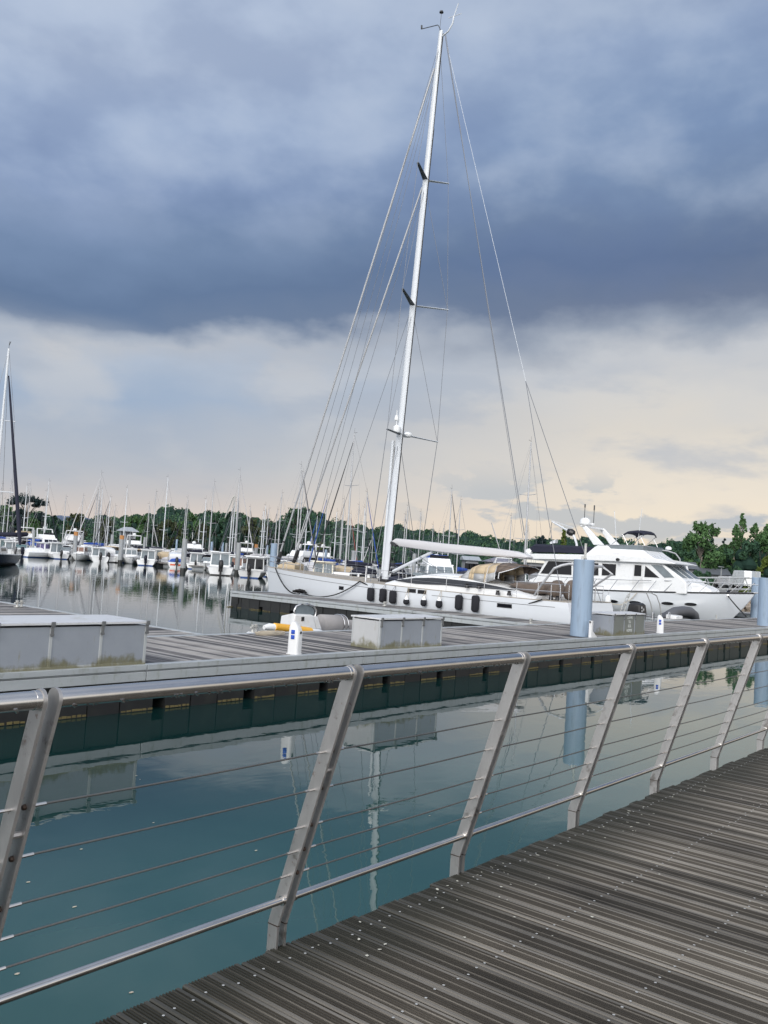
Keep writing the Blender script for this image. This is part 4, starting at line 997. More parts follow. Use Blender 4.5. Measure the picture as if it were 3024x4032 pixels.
# rails
mb = MB()
for sd in (-1, 1):
    ys_ = [39, 36, 33, 30, 27.2, 25.6]
    top = [HM.pos(mt(y), 1, sd) + V((-sd * .08, 0, .78)) for y in ys_]; mb.tube(top, .028, 6)
    for y in (38, 35.2, 32.6, 30.2, 28.6, 27.0, 25.8): p = HM.pos(mt(y), 1, sd) + V((-sd * .08, 0, 0)); q = HM.pos(mt(y - .55), 1, sd) + V((-sd * .08, 0, .78)); mb.tube([p, q], .02, 6)
wb(mb, 'side_rail', 'steel', moty)
mb = MB()
for sd in (-1, 1):
    ys_ = [24.7, 23.4, 22, 20.8, 19.8, 19.1]
    top = [HM.pos(mt(y), 1, sd) + V((-sd * .05, 0, .80 - .05 * k)) for k, y in enumerate(ys_)] + [V((MX, MYB - .45, m_sheer(1) + .52))]; mb.tube(top, .028, 6)
    for y in (24.7, 23.5, 22.4, 21.4, 20.5, 19.7): p = HM.pos(mt(y), 1, sd) + V((-sd * .05, 0, 0)); q = HM.pos(mt(y - .6), 1, sd) + V((-sd * .05, 0, .66)); mb.tube([p, q], .02, 6)
wb(mb, 'bow_rail', 'steel', moty)
mb = MB(); p = HM.pos(1, 1, 0); mb.box(p + V((-.18, -.35, -.06)), p + V((.18, .5, .03))); mb.tube([p + V((-.1, -.3, .05)), p + V((.1, -.3, .05))], .09, 8); wb(mb, 'bow_roller', 'steel', moty, bevel=.02)
# hanging fender and mooring lines of the motor yacht
q = mp(2393, 2368, 2.75); r = thing('fender', 'white round fender hanging beside the first porthole of the motor yacht', 'fender', (q.x, q.y, q.z - .35))
mb = MB(); mb.lathe([(0, 0), (.16, .03), (.23, .2), (.23, .55), (.16, .72), (.05, .80), (0, .82)], (0, 0, 0), 14); mb.build('body', 'white', r, smooth=60)
mb = MB(); mb.tube([V((0, 0, .8)), V((.1, 0, 2.2 - q.z))], .014, 5); mb.build('lanyard', 'wire', r)
a = atX(2866, 2346, HM.zpos(mt(21.2), 1.9, -1).x); b = atz(2938, 2427, HP + .1)
ropething(sag(a, b, .05, 8), .04, 'dark bow line from the grey bow down to the right finger pontoon')
mb = MB(); mb.lathe([(0, 0), (.09, .01), (.1, .05), (0, .07)], a, 10, axis=(-1, -.3, 0)); wb(mb, 'fairlead', 'steel', moty)
a = mp(2508, 2335, 2.6); ropething([a, a + V((0, .5, -.55)), a + V((-.2, 1.1, -.95)), V((a.x - 2, a.y + 2.5, .95))], .03, 'pale slack mooring line along the portholes of the motor yacht', 'roperaw')

# ------------------------------------------------------------------ dark inflatable dinghy by the main pontoon
def ribboat(name, label, loc, rz, L, B, tr, tubemat, seg=22):
    r = thing(name, label, 'inflatable boat', loc, rz)
    mb = MB(); pts = []
    for k in range(seg + 1):
        a = -pi / 2 + pi * k / seg
        pts.append(V((L * .30 + L * .20 * cos(a) * 1.2, B / 2 * sin(a), .30 + .20 * max(0, cos(a)))))
    pts = [V((-L * .5, -B / 2, .27)), V((-L * .45, -B / 2, .28)), V((-L * .1, -B / 2, .28))] + pts + [V((-L * .1, B / 2, .28)), V((-L * .45, B / 2, .28)), V((-L * .5, B / 2, .27))]
    n = len(pts); mb.tube(pts, [tr * .35] + [tr] * (n - 2) + [tr * .35], 14); mb.build('inflatable_tube', tubemat, r, smooth=60)
    mb = MB(); mb.loft([[V((x, -w, .12)), V((x, -w * .4, -.05)), V((x, w * .4, -.05)), V((x, w, .12))] for x, w in ((-L * .46, B * .42), (L * .2, B * .42), (L * .46, B * .1))]); mb.build('floor', 'white', r, smooth=0)
    return r
q = atY(2560, 2425, 18.75)
rib = ribboat('inflatable_boat', 'dark grey inflatable boat with black console and steel frame near the lettered box', (q.x - .4, 18.75, .02), rad(-14), 5.4, 2.1, .30, 'greyrubber')
mb = MB(); pts = [atY(x, y, 18.7) for x, y in ((2622, 2440), (2634, 2422), (2656, 2411), (2690, 2407), (2716, 2411), (2732, 2424), (2738, 2446))]
mb.tube(pts, [.20, .27, .29, .30, .30, .29, .26], 14); wb(mb, 'raised_bow_tube', 'greyrubber', rib, smooth=60) if False else None
rinv = Matrix.Rotation(rad(14), 4, 'Z')
def rb_(mb, name, mat, **k):
    mb.v = [tuple(rinv @ (V(v) - V(rib.location))) for v in mb.v]; return mb.build(name, mat, rib, **k)
mb.prism([p + V((0, .02, 0)) for p in pts] + [atY(2680, 2445, 18.7)], (0, .5, 0)); rb_(mb, 'raised_bow_tube', 'greyrubber', smooth=60)
mb = MB(); c = atY(2508, 2408, 18.7); mb.loft([[c + V((sx * a, sy * b, z)) for sx, sy in ((-1, -1), (1, -1), (1, 1), (-1, 1))] for a, b, z in ((.42, .3, -.65), (.46, .34, .0), (.40, .30, .35), (.25, .22, .45))]); rb_(mb, 'console', 'black', bevel=.05)
mb = MB(); 
for dx, dz in ((-.28, .22), (-.25, .05), (-.05, .12)): mb.lathe([(0, 0), (.07, 0), (.07, .02), (0, .02)], c + V((dx, -.36, dz)), 10, axis=(0, -1, 0))
rb_(mb, 'gauges', 'vinyl')
fr_ = [[(2438, 2425), (2452, 2380), (2470, 2345), (2482, 2332), (2510, 2333)], [(2452, 2425), (2466, 2378), (2480, 2340)], [(2510, 2333), (2562, 2334), (2585, 2345), (2598, 2380), (2604, 2425)], [(2546, 2336), (2562, 2375), (2570, 2420)]]
mb = MB()
for ln in fr_: mb.tube([atY(x, y, 18.9) for x, y in ln], .026, 7)
for k in range(4): mb.tube([atY(2444 + k * 8, 2400 - k * 16, 18.9), atY(2458 + k * 7, 2396 - k * 16, 18.9)], .025, 6)
rb_(mb, 'roll_bar', 'galv')
mb = MB(); c = atY(2655, 2432, 18.3); mb.loft([[c + V((x, sy * .28, z)) for sy, z in ((-1, -.1), (-1, .12), (1, .16), (1, -.1))] for x in (-.5, .0, .5)]); rb_(mb, 'seat', 'white', bevel=.04)
mb = MB()
for px in (2592, 2655): 
    c = atY(px - 20, 2425, 18.35); mb.tube([c + V((-.12, 0, -.4)), c + V((-.12, 0, .12)), c + V((-.05, 0, .2)), c + V((.06, 0, .2)), c + V((.12, 0, .12)), c + V((.12, 0, -.4))], .025, 6)
rb_(mb, 'handholds', 'steel')

# ------------------------------------------------------------------ yellow and white tender behind the main pontoon
tx = atY(1215, 2478, 19.2).x
ten = ribboat('tender', 'small white and yellow tender with console and windscreen beyond the pontoon', (tx + .3, 19.3, .0), rad(180), 4.4, 1.7, .15, 'white')
tinv = Matrix.Rotation(rad(180), 4, 'Z')
def tb(mb, name, mat, **k):
    mb.v = [tuple(tinv @ (V(v) - V(ten.location))) for v in mb.v]; return mb.build(name, mat, ten, **k)
YT = 18.75
mb = MB(); a, b = atY(1040, 2466, YT - .3), atY(1260, 2494, YT - .3); mb.tube([a + V((0, 0, -.03)), a + (b - a) * .08, a + (b - a) * .5, b], [.06, .105, .12, .12], 14); tb(mb, 'side_tube', 'white', smooth=60)
mb = MB(); mb.tube([a + (b - a) * .16 + V((0, -.03, .02)), a + (b - a) * .5 + V((0, -.03, .02)), a + (b - a) * .8 + V((0, -.03, .01))], [.115, .128, .128], 14); tb(mb, 'yellow_band', 'yellow', smooth=60)
cs = [(1155, 2475), (1163, 2420), (1234, 2424), (1246, 2478)]
pts = [atY(x, y, YT) for x, y in cs]
mb = MB(); mb.loft([pts, [p + V((.0, .12, .03)) for p in pts], [p + V((.15, .75, -.1)) for p in pts]]); mb.prism([atY(1234, 2424, YT + .02), atY(1252, 2428, YT + .02), atY(1268, 2478, YT + .02), atY(1246, 2478, YT + .02)], (0, .6, 0)); tb(mb, 'console', 'lightwhite' if False else 'pedestal', smooth=0, bevel=.03)
scr = [(1164, 2420), (1163, 2402), (1172, 2388), (1198, 2381), (1226, 2388), (1238, 2404), (1234, 2424)]
mb = MB(); mb.prism([atY(x, y, YT + .1) for x, y in scr], (0, .02, 0)); tb(mb, 'windscreen', 'skyglass', smooth=0)
mb = MB(); mb.tube([atY(x, y, YT + .08) for x, y in ((1161, 2424), (1158, 2404), (1166, 2387), (1185, 2379), (1210, 2378), (1234, 2387), (1245, 2404), (1241, 2425), (1236, 2440), (1234, 2462))], .028, 8); tb(mb, 'screen_frame', 'steel', smooth=50)
mb = MB(); mb.box(atY(1192, 2437, YT - .01) - V((.05, .02, .06)), atY(1192, 2437, YT - .01) + V((.05, .02, .06))); tb(mb, 'switch_panel', 'black', smooth=0)
mb = MB(); a, b = atY(1258, 2456, YT + .5), atY(1345, 2459, YT + .5); rr = .30
mb.tube([a, a + (b - a) * .04, b - (b - a) * .04, b], [rr * .85, rr, rr, rr * .85], 20); tb(mb, 'rolled_seat', 'lightrubber', smooth=50)
mb = MB(); 
for f in (.80, .98): 
    c = a + (b - a) * f; mb.tube([c + V((0, (rr + .02) * cos(k * pi / 8), (rr + .02) * sin(k * pi / 8))) for k in range(17)], .02, 6)
tb(mb, 'seat_hoops', 'steel')
mb = MB(); mb.tube([atY(1345, 2463, YT + .5), atY(1420, 2466, YT + .5)], .2, 14); tb(mb, 'aft_tube', 'lightrubber', smooth=60)
# ------------------------------------------------------------------ moored boats across the water
def bearing(px): d = ray(px, hor(px)); return atan2(d.y, d.x)
def hull_shell(L, B, fb, fs, bow=.35, zb=-.35, bands=(.0, .13)):
    """Bow along +x, z = 0 water. Material slots: 0 topsides, 1 bottom paint."""
    mb = MB(); zs_n = 5; N = 12; rings = []
    def sheer(t): return fs + (fb - fs) * t ** 1.6
    def half(t): return B / 2 * (1 - .08 * (max(0, .3 - t) / .3) ** 2) * (1 - (max(0, t - .4) / .6) ** 2.1 * .97)
    for i in range(N + 1):
        t = i / N; s = sheer(t); lv = [s, s * .62, s * .3, .12, 0, zb]
        wk = [1, .97 - .12 * t, .90 - .25 * t, .84 - .36 * t, .76 - .42 * t, .3 - .2 * t]
        r = []
        for k, z in enumerate(lv): r.append(V((-L / 2 + L * t - bow * (1 - z / s) * max(0, t - .5) ** 2 * 4, -half(t) * wk[k], z)))
        r += [V((p.x, -p.y, p.z)) for p in reversed(r)]
        rings.append(r)
    k = len(rings[0]); mis = [0, 0, 0, 1, 1, 1, 1, 1, 0, 0, 0, 0]
    mb.loft(rings, 0, closed=False, caps=False)
    # colour bands: bottom paint below the boot top
    mm = [];  n = k
    for i in range(N):
        for j in range(n - 1): mm.append(mis[j] if j < len(mis) else 0)
    mb.m[-len(mm):] = mm
    # transom in two bands
    r = rings[0]; mb.add(r[0:4] + r[8:12], [(0, 1, 2, 3, 4, 5, 6, 7)], 0); mb.add(r[3:9], [(0, 1, 2, 3, 4, 5)], 1)
    return mb, sheer, half
def deck_shell(L, half, sheer, t0, t1, drop, inset=.03, n=8):
    mb = MB(); top = []
    for i in range(n + 1):
        t = t0 + (t1 - t0) * i / n; h = half(t) - inset; z = sheer(t) - drop
        top.append([V((-L / 2 + L * t, -h, z)), V((-L / 2 + L * t, 0, z + .03)), V((-L / 2 + L * t, h, z))])
    mb.loft(top, 0, closed=False, caps=False); return mb
def pane(mb, a, b, c, d, lift, thick=.02):
    n = (V(b) - V(a)).cross(V(d) - V(a)).normalized()
    mb.prism([V(p) + n * lift for p in (a, b, c, d)], n * thick)
def trunk(mb, x0, x1, w0, w1, z0, z1, rf, ra, tap=.1):
    """Cabin box: rf, ra = how far the front and aft faces lean in at the top."""
    lo = [V((x0, -w0, z0)), V((x1, -w1, z0)), V((x1, w1, z0)), V((x0, w0, z0))]
    hi = [V((x0 + ra, -w0 + tap, z1)), V((x1 - rf, -w1 + tap, z1)), V((x1 - rf, w1 - tap, z1)), V((x0 + ra, w0 - tap, z1))]
    mb.loft([lo, hi]); return lo, hi
def quad_on(lo, hi, i, u0, u1, v0, v1):
    j = (i + 1) % 4
    f = lambda u, v: (lo[i].lerp(lo[j], u)).lerp(hi[i].lerp(hi[j], u), v)
    return [f(u0, v0), f(u1, v0), f(u1, v1), f(u0, v1)]
def cabin_windows(root, lo, hi, spec, mat, frame='black'):
    for i, u0, u1, v0, v1 in spec:
        q = quad_on(lo, hi, i, u0, u1, v0, v1)
        mb = MB(); pane(mb, *q, .004, .02); mb.build('window', mat, root, smooth=0)
def outboard(root, x, y, z, s=1.0, mat='black', tilt=0):
    mb = MB(); rot = Matrix.Translation((x, y, z)) @ Matrix.Rotation(tilt, 4, 'Y')
    rings = []
    for zz, a, b, o in ((.02, .20, .15, 0), (.15, .26, .19, 0), (.42, .27, .19, .02), (.60, .22, .15, .04), (.66, .12, .09, .05)):
        rings.append([rot @ V(((-.22 + o + a * cos(k * pi / 5)) * s, b * sin(k * pi / 5) * s, zz * s)) for k in range(10)])
    mb.loft(rings); mb.loft([[rot @ V(((-.20 + sx * w) * s, sy * .07 * s, zz * s)) for sx, sy in ((-1, -1), (1, -1), (1, 1), (-1, 1))] for zz, w in ((-.75, .10), (-.30, .14), (.05, .16))])
    mb.box((x - .12 * s, y - .16 * s, z - .25 * s), (x + .10, y + .16 * s, z + .02 * s))
    mb.build('outboard_motor', mat, root, smooth=50)
def rail(root, L, half, sheer, t0, t1, h=.45, n=5, r=.016):
    mb = MB()
    for sd in (-1, 1):
        pts = []
        for i in range(n + 1):
            t = t0 + (t1 - t0) * i / n; p = V((-L / 2 + L * t, sd * (half(t) - .06), sheer(t))); pts.append(p + V((0, 0, h))); mb.tube([p, p + V((0, 0, h))], r * .9, 4)
        mb.tube(pts, r, 5)
    mb.tube([V((-L / 2 + L * t1, -(half(t1) - .06), sheer(t1) + h)), V((-L / 2 + L * min(1, t1 + .03), 0, sheer(t1) + h)), V((-L / 2 + L * t1, half(t1) - .06, sheer(t1) + h))], r, 5)
    mb.build('bow_rail', 'steel', root)
def motorboat(label, p, rz, L=6.2, B=2.5, kind='wheelhouse', topm='white', bot='blue', glass='skyglass', ob='black', obs=1.0, tarp=None, canopy=None, fb=1.05, fs=.72, ch=1.45, cx=.05, stripe=None, group='motor boats across the water', tilt=0, arch=False):
    r = thing('motor_boat', label, 'motor boat', (p[0], p[1], 0), rz, group)
    mb, sheer, half = hull_shell(L, B, fb, fs); mb.build('hull', [topm, bot], r, smooth=30)
    deck_shell(L, half, sheer, .36, .99, .02).build('foredeck', topm, r)
    deck_shell(L, half, sheer, .03, .37, .42, .14).build('cockpit_sole', 'pedestal', r)
    mb = MB()                                                           # coaming round the cockpit, and rubbing strake
    for sd in (-1, 1):
        mb.tube([V((-L / 2 + L * t, sd * (half(t) - .05), sheer(t) + .02)) for t in (0, .1, .2, .3, .37)], .06, 6)
        mb.tube([V((-L / 2 + L * t / 10, sd * (half(t / 10) + .01), sheer(t / 10) - .06)) for t in range(11)], .035, 5)
    mb.tube([V((-L / 2 + .04, -half(0) * .95, sheer(0))), V((-L / 2 + .04, half(0) * .95, sheer(0)))], .06, 6)
    mb.build('coaming', topm, r)
    x0, x1 = -L / 2 + L * (.36 + cx * .5), -L / 2 + L * (.72 + cx)
    z0 = sheer(.5) - .15
    if kind == 'wheelhouse':
        mb = MB(); lo, hi = trunk(mb, x0, x1, B * .40, B * .33, z0, z0 + ch, .45, .08); cab = mb.build('cabin', topm, r, smooth=0, bevel=.04)
        mb = MB(); trunk(mb, x0 - .30, x1 - .30, B * .40, B * .33, z0 + ch - .01, z0 + ch + .09, .06, .02, .04); mb.build('roof', topm, r, smooth=0, bevel=.03)
        cabin_windows(cab, lo, hi, [(1, .06, .48, .45, .90), (1, .52, .94, .45, .90), (0, .08, .46, .45, .90), (0, .54, .90, .45, .90), (2, .10, .46, .45, .90), (2, .54, .92, .45, .90), (3, .06, .47, .18, .90), (3, .53, .94, .18, .90)], glass)
        mb = MB(); trunk(mb, x1 - .1, x1 + L * .14, B * .30, B * .16, z0, z0 + .45, .25, 0, .06); mb.build('cuddy', topm, r, smooth=0, bevel=.05)
    elif kind == 'cuddy':
        mb = MB(); lo, hi = trunk(mb, x0 + .3, x1 + L * .12, B * .38, B * .22, z0, z0 + .55, .7, .05, .10); cab = mb.build('cabin', topm, r, smooth=0, bevel=.06)
        cabin_windows(cab, lo, hi, [(0, .12, .70, .35, .8), (2, .30, .88, .35, .8)], 'glass')
        mb = MB(); lo2, hi2 = trunk(mb, x0 + .1, x1 - .1, B * .36, B * .30, z0 + .5, z0 + 1.05, .55, .05, .08); ws = mb.build('windscreen', glass, r, smooth=0)
        mb = MB()
        for i in range(4): mb.tube([lo2[i], hi2[i]], .025, 5); mb.tube([hi2[i], hi2[(i + 1) % 4]], .025, 5)
        mb.build('screen_frame', 'steel', ws)
    if canopy:
        mb = MB(); rr = []
        xs = ((x0 - 1.7, .0), (x0 - 1.5, .75), (x0 - .2, 1.0), (x0 + .9, .92))
        for x, k in xs: rr.append([V((x, -B * .42, z0 + .25)), V((x, -B * .40, z0 + .25 + (ch - .35) * k)), V((x, -B * .22, z0 + .25 + (ch - .2) * k)), V((x, B * .22, z0 + .25 + (ch - .2) * k)), V((x, B * .40, z0 + .25 + (ch - .35) * k)), V((x, B * .42, z0 + .25))])
        mb.loft(rr, closed=False, caps=False); o = mb.build('canopy', canopy, r, smooth=40); s = o.modifiers.new('cloth', 'SOLIDIFY'); s.thickness = .03
    if tarp:
        mb = MB(); rr = []
        for x, k in ((-L / 2 + .05, .35), (-L / 2 + .5, .8), (x0 - .4, 1.0), (x0 + .1, 1.1)): rr.append([V((x, -B * .46, z0 + .1)), V((x, -B * .30, z0 + .15 + .45 * k)), V((x, 0, z0 + .15 + .62 * k)), V((x, B * .30, z0 + .15 + .45 * k)), V((x, B * .46, z0 + .1))])
        mb.loft(rr, closed=False, caps=True); mb.build('cockpit_cover', tarp, r, smooth=50)
    if stripe:
        for y0 in (-B * .36, B * .08): mb = MB(); mb.box((-L / 2 - .02, y0, fs * .42), (-L / 2 + .03, y0 + B * .28, fs * .72)); mb.build('stern_stripe', stripe, r, smooth=0)
    if ob: outboard(r, -L / 2 - .02, .0 if obs < 1.2 else .0, sheer(0) - .05, obs, ob, tilt)
    if arch:
        mb = MB(); mb.tube([V((x0 - .6, -B * .42, z0)), V((x0 - .9, -B * .40, z0 + ch + .2)), V((x0 - .9, B * .40, z0 + ch + .2)), V((x0 - .6, B * .42, z0))], .04, 6); mb.build('stern_arch', 'steel', r)
    rail(r, L, half, sheer, .5, .93)
    return r
def flycruiser(label, p, rz, L=11, B=3.7, glass='glass', arch=True, cover=None, dome=True, group='flybridge cruisers across the water', topm='white'):
    r = thing('flybridge_cruiser', label, 'motor cruiser', (p[0], p[1], 0), rz, group)
    mb, sheer, half = hull_shell(L, B, 1.75, 1.25, .8, -.5); mb.build('hull', [topm, 'navy'], r, smooth=30)
    deck_shell(L, half, sheer, .02, .99, .05).build('deck', topm, r)
    z0 = 1.25
    mb = MB(); lo, hi = trunk(mb, -L * .22, L * .28, B * .41, B * .34, z0, z0 + 1.55, 1.35, .1, .16); cab = mb.build('deckhouse', topm, r, smooth=0, bevel=.06)
    cabin_windows(cab, lo, hi, [(0, .06, .40, .42, .88), (0, .44, .80, .42, .88), (2, .20, .56, .42, .88), (2, .60, .94, .42, .88), (1, .05, .34, .35, .9), (1, .37, .63, .35, .9), (1, .66, .95, .35, .9), (3, .06, .47, .1, .88), (3, .53, .94, .1, .88)], glass)
    mb = MB(); trunk(mb, -L * .30, L * .14, B * .40, B * .33, z0 + 1.54, z0 + 1.66, .1, .05, .03); mb.build('roof', topm, r, smooth=0, bevel=.03)
    mb = MB(); lo2, hi2 = trunk(mb, -L * .16, L * .12, B * .36, B * .28, z0 + 1.64, z0 + 2.25, .5, .05, .1); fly = mb.build('flybridge', topm, r, smooth=0, bevel=.08)
    mb = MB(); q = quad_on(lo2, hi2, 1, .05, .95, 1.0, 1.5); pane(mb, *q, -.02, .03); mb.build('flybridge_screen', 'glass', fly, smooth=0)
    if cover:
        mb = MB(); trunk(mb, -L * .15, L * .06, B * .30, B * .24, z0 + 2.2, z0 + 2.6, .3, .2, .1); mb.build('flybridge_cover', cover, r, smooth=0, bevel=.1)
    if arch:
        mb = MB()
        for sd in (-1, 1): mb.prism([V((-L * .14, sd * B * .36, z0 + 1.7)), V((-L * .07, sd * B * .36, z0 + 1.7)), V((-L * .15, sd * B * .32, z0 + 3.2)), V((-L * .19, sd * B * .32, z0 + 3.2))], (0, sd * .1, 0))
        mb.box((-L * .19, -B * .33, z0 + 3.12), (-L * .15, B * .33, z0 + 3.26)); mb.build('radar_arch', topm, r, smooth=0, bevel=.03)
    if dome:
        mb = MB(); mb.lathe([(0, 0), (.28, .02), (.32, .15), (.25, .35), (0, .42)], (-L * .17, 0, z0 + (3.26 if arch else 2.3)), 12); mb.tube([V((-L * .17, .35, z0 + 3.0)), V((-L * .17, .35, z0 + 4.1))], .03, 5); mb.build('radar_dome', 'white', r, smooth=50)
    rail(r, L, half, sheer, .45, .96, .6, 6, .022)
    return r
def sailboat(label, top, D, rz, mastm='alu', sail='bluecloth', cover=True, furl='greycloth', hullm='white', sp=1, group='sailing boats with bare masts across the water', thick=1.0, wheel=True, bot='blue'):
    """top: (px, py) of the masthead; D: metres along the view."""
    q = atD(top[0], top[1], D); h = q.z; L = min(12.5, max(6.5, (h - 1.2) * .74)); B = L * .31 + .2
    c, s = cos(rz), sin(rz); mx = L * .08
    r = thing('sailing_boat', label, 'sailing boat', (q.x - c * mx, q.y - s * mx, 0), rz, group)
    mb, sheer, half = hull_shell(L, B, 1.15 + L * .015, .95, .5, -.5); mb.build('hull', [hullm, bot], r, smooth=30)
    deck_shell(L, half, sheer, .01, .99, .02).build('deck', 'cream' if int(top[0]) % 3 == 0 else 'white', r)
    z0 = sheer(.5) - .06
    mb = MB(); lo, hi = trunk(mb, -L * .16, L * .24, B * .32, B * .16, z0, z0 + .52, .5, .06, .12); cab = mb.build('cabin', 'white', r, smooth=0, bevel=.05)
    cabin_windows(cab, lo, hi, [(0, .10, .34, .35, .8), (0, .40, .64, .35, .8), (2, .36, .60, .35, .8), (2, .66, .90, .35, .8)], 'glass')
    if wheel:
        mb = MB(); rr = []
        for x, k in ((-L * .16 - .9, .8), (-L * .16 - .1, 1), (-L * .16 + .7, .55), (-L * .16 + 1.0, .08)): rr.append([V((x, -B * .30, z0 + .5)), V((x, -B * .26, z0 + .5 + .55 * k)), V((x, 0, z0 + .5 + .68 * k)), V((x, B * .26, z0 + .5 + .55 * k)), V((x, B * .30, z0 + .5))])
        mb.loft(rr, closed=False, caps=False); o = mb.build('sprayhood', sail if sail else 'navycloth', r, smooth=40); sm = o.modifiers.new('cloth', 'SOLIDIFY'); sm.thickness = .03
    mr = (.045 + h * .0028) * thick
    mb = MB(); mb.tube([V((mx, 0, z0 + .3)), V((mx, 0, h * .7)), V((mx, 0, h))], [mr, mr * .95, mr * .6], 8); mast = mb.build('mast', mastm, r, smooth=60)
    for k in range(sp):
        zz = h * (.52 if sp == 1 else (.38 + .28 * k)); w = B * .36 * (1 - .2 * k)
        mb = MB(); mb.tube([V((mx - .12, -w, zz + .08)), V((mx, 0, zz)), V((mx - .12, w, zz + .08))], .03, 5); mb.build('spreader', mastm, mast)
    mb = MB(); mb.tube([V((mx, 0, h)), V((mx - .05, 0, h + .55))], .012, 4); mb.tube([V((mx, 0, h + .05)), V((mx - .35, .05, h + .15))], .015, 4); mb.build('wind_vane', 'darkgrey', mast)
    zb_ = z0 + 1.25
    mb = MB(); mb.tube([V((mx - .1, 0, zb_)), V((mx - L * .36, 0, zb_ + .05))], .06, 6); mb.build('boom', mastm, r)
    if cover:
        mb = MB(); mb.loft([[V((mx - .15 - L * .35 * f, .16 * k * cos(a) , zb_ + .14 + .24 * k * sin(a))) for a in [2 * pi * j / 8 for j in range(8)]] for f, k in ((0, 1.3), (.15, 1.1), (.6, .9), (.97, .5))]); mb.build('sail_cover', sail, r, smooth=50)
    xb = L * .48
    mb = MB(); mb.tube([V((xb, 0, sheer(.98) + .1)), V((mx + .05, 0, h * .96))], .012, 4)
    mb.tube([V((-L * .49, 0, sheer(0))), V((mx - .05, 0, h * .995))], .010, 4)
    for sd in (-1, 1):
        zz = h * (.52 if sp == 1 else .66); mb.tube([V((mx - .2, sd * half(.58) * .95, z0)), V((mx - .12, sd * B * .34, zz)), V((mx, 0, h * .97))], .010, 4); mb.tube([V((mx - .3, sd * half(.58) * .95, z0)), V((mx, 0, h * .5))], .009, 4)
    mb.build('rigging', 'wire', r)
    if furl:
        a, b = V((xb, 0, sheer(.98) + .4)), V((mx + .08, 0, h * .94)); mb = MB(); mb.tube([a, a.lerp(b, .08), a.lerp(b, .6), b], [.04, .07, .055, .025], 7); mb.build('furled_headsail', furl, r)
    rail(r, L, half, sheer, .84, .97, .55, 2, .016)
    mb = MB(); mb.tube([V((-L * .36, -half(.12), sheer(.1) + .55)), V((-L * .49, -half(0) * .9, sheer(0) + .55)), V((-L * .49, half(0) * .9, sheer(0) + .55)), V((-L * .36, half(.12), sheer(.1) + .55))], .018, 5)
    for x, y in ((-.36, half(.12)), (-.49, half(0) * .9)):
        for sd in (-1, 1): mb.tube([V((L * x, sd * y, sheer(0))), V((L * x, sd * y, sheer(0) + .55))], .015, 4)
    mb.build('stern_rail', 'steel', r)
    return r
def at0(px, py): return atz(px, py, 0)
def gd(px, D): q = atD(px, hor(px), D); return V((q.x, q.y, 0))
# front row, left to right
FR = [
 (172, 2196, -52, dict(L=7.0, B=2.6, glass='purpleglass', tarp='white', ob='navy', obs=1.15, ch=1.5), 'white cabin boat with lilac window and white cover over its cockpit'),
 (312, 2206, 172, dict(L=6.6, B=2.6, glass='brownglass', bot='grey_hull', ob=None, ch=1.35), 'white boat showing its bow, one wide brown window'),
 (384, 2212, 6, dict(L=6.3, B=2.5, glass='skyglass', ob='black', obs=1.15, bot='white', ch=1.3), 'white boat stern on with two pale door panes and black outboard'),
 (508, 2218, 188, dict(L=7.0, B=2.7, glass='skyglass', ob=None, bot='grey_hull', ch=1.45), 'white wheelhouse boat with grey bow facing the camera'),
 (582, 2226, -6, dict(L=6.4, B=2.6, glass='skyglass', ob='navy', obs=1.2, bot='blue', ch=1.45, arch=True), 'cream white boat with blue bottom and dark outboard at its stern'),
 (688, 2234, 4, dict(L=5.8, B=2.4, kind='cuddy', ob='black', obs=1.15, bot='white', tarp='bluecloth', stripe='orange', canopy='white', tilt=.35), 'white boat with bright blue cover and orange stern stripes'),
 (775, 2240, -4, dict(L=6.2, B=2.6, glass='skyglass', ob='black', obs=.85, bot='blue', ch=1.5), 'white wheelhouse boat with small outboard, right of the grey pile'),
 (862, 2262, 2, dict(L=7.6, B=2.9, glass='skyglass', ob='black', obs=1.45, bot='black', ch=1.75, fb=1.2, fs=.85), 'biggest white outboard boat stern on with tall glazed doors'),
 (1006, 2274, -12, dict(L=6.8, B=2.7, topm='greyalu', glass='glass', ob='black', obs=1.25, bot='blue', ch=1.6), 'grey workboat with black framed windows left of the yacht bow'),
]
M['brownglass'] = pbr('brown_curtained_glass', (.17, .085, .06), .2, var=.2)
M['greyalu'] = pbr('grey_white_workboat_paint', (.50, .51, .52), .4, var=.05, dirt=(.35, .35, .34), dirt_amt=.3)
for px, py, off, kw, lb in FR:
    p = at0(px, py); motorboat(lb, p, bearing(px) + rad(off), **kw)
q = at0(1024, 2266)
r = tag(MB().lathe([(0, -.45), (.15, -.42), (.32, -.1), (.10, .35), (0, .42)], (0, 0, 0), 8, axis=(.3, .5, 1)).build('motor_cover', 'white', loc=(q.x, q.y, 1.25)), 'white cloth cover slipped over the grey workboat motor', 'cover')
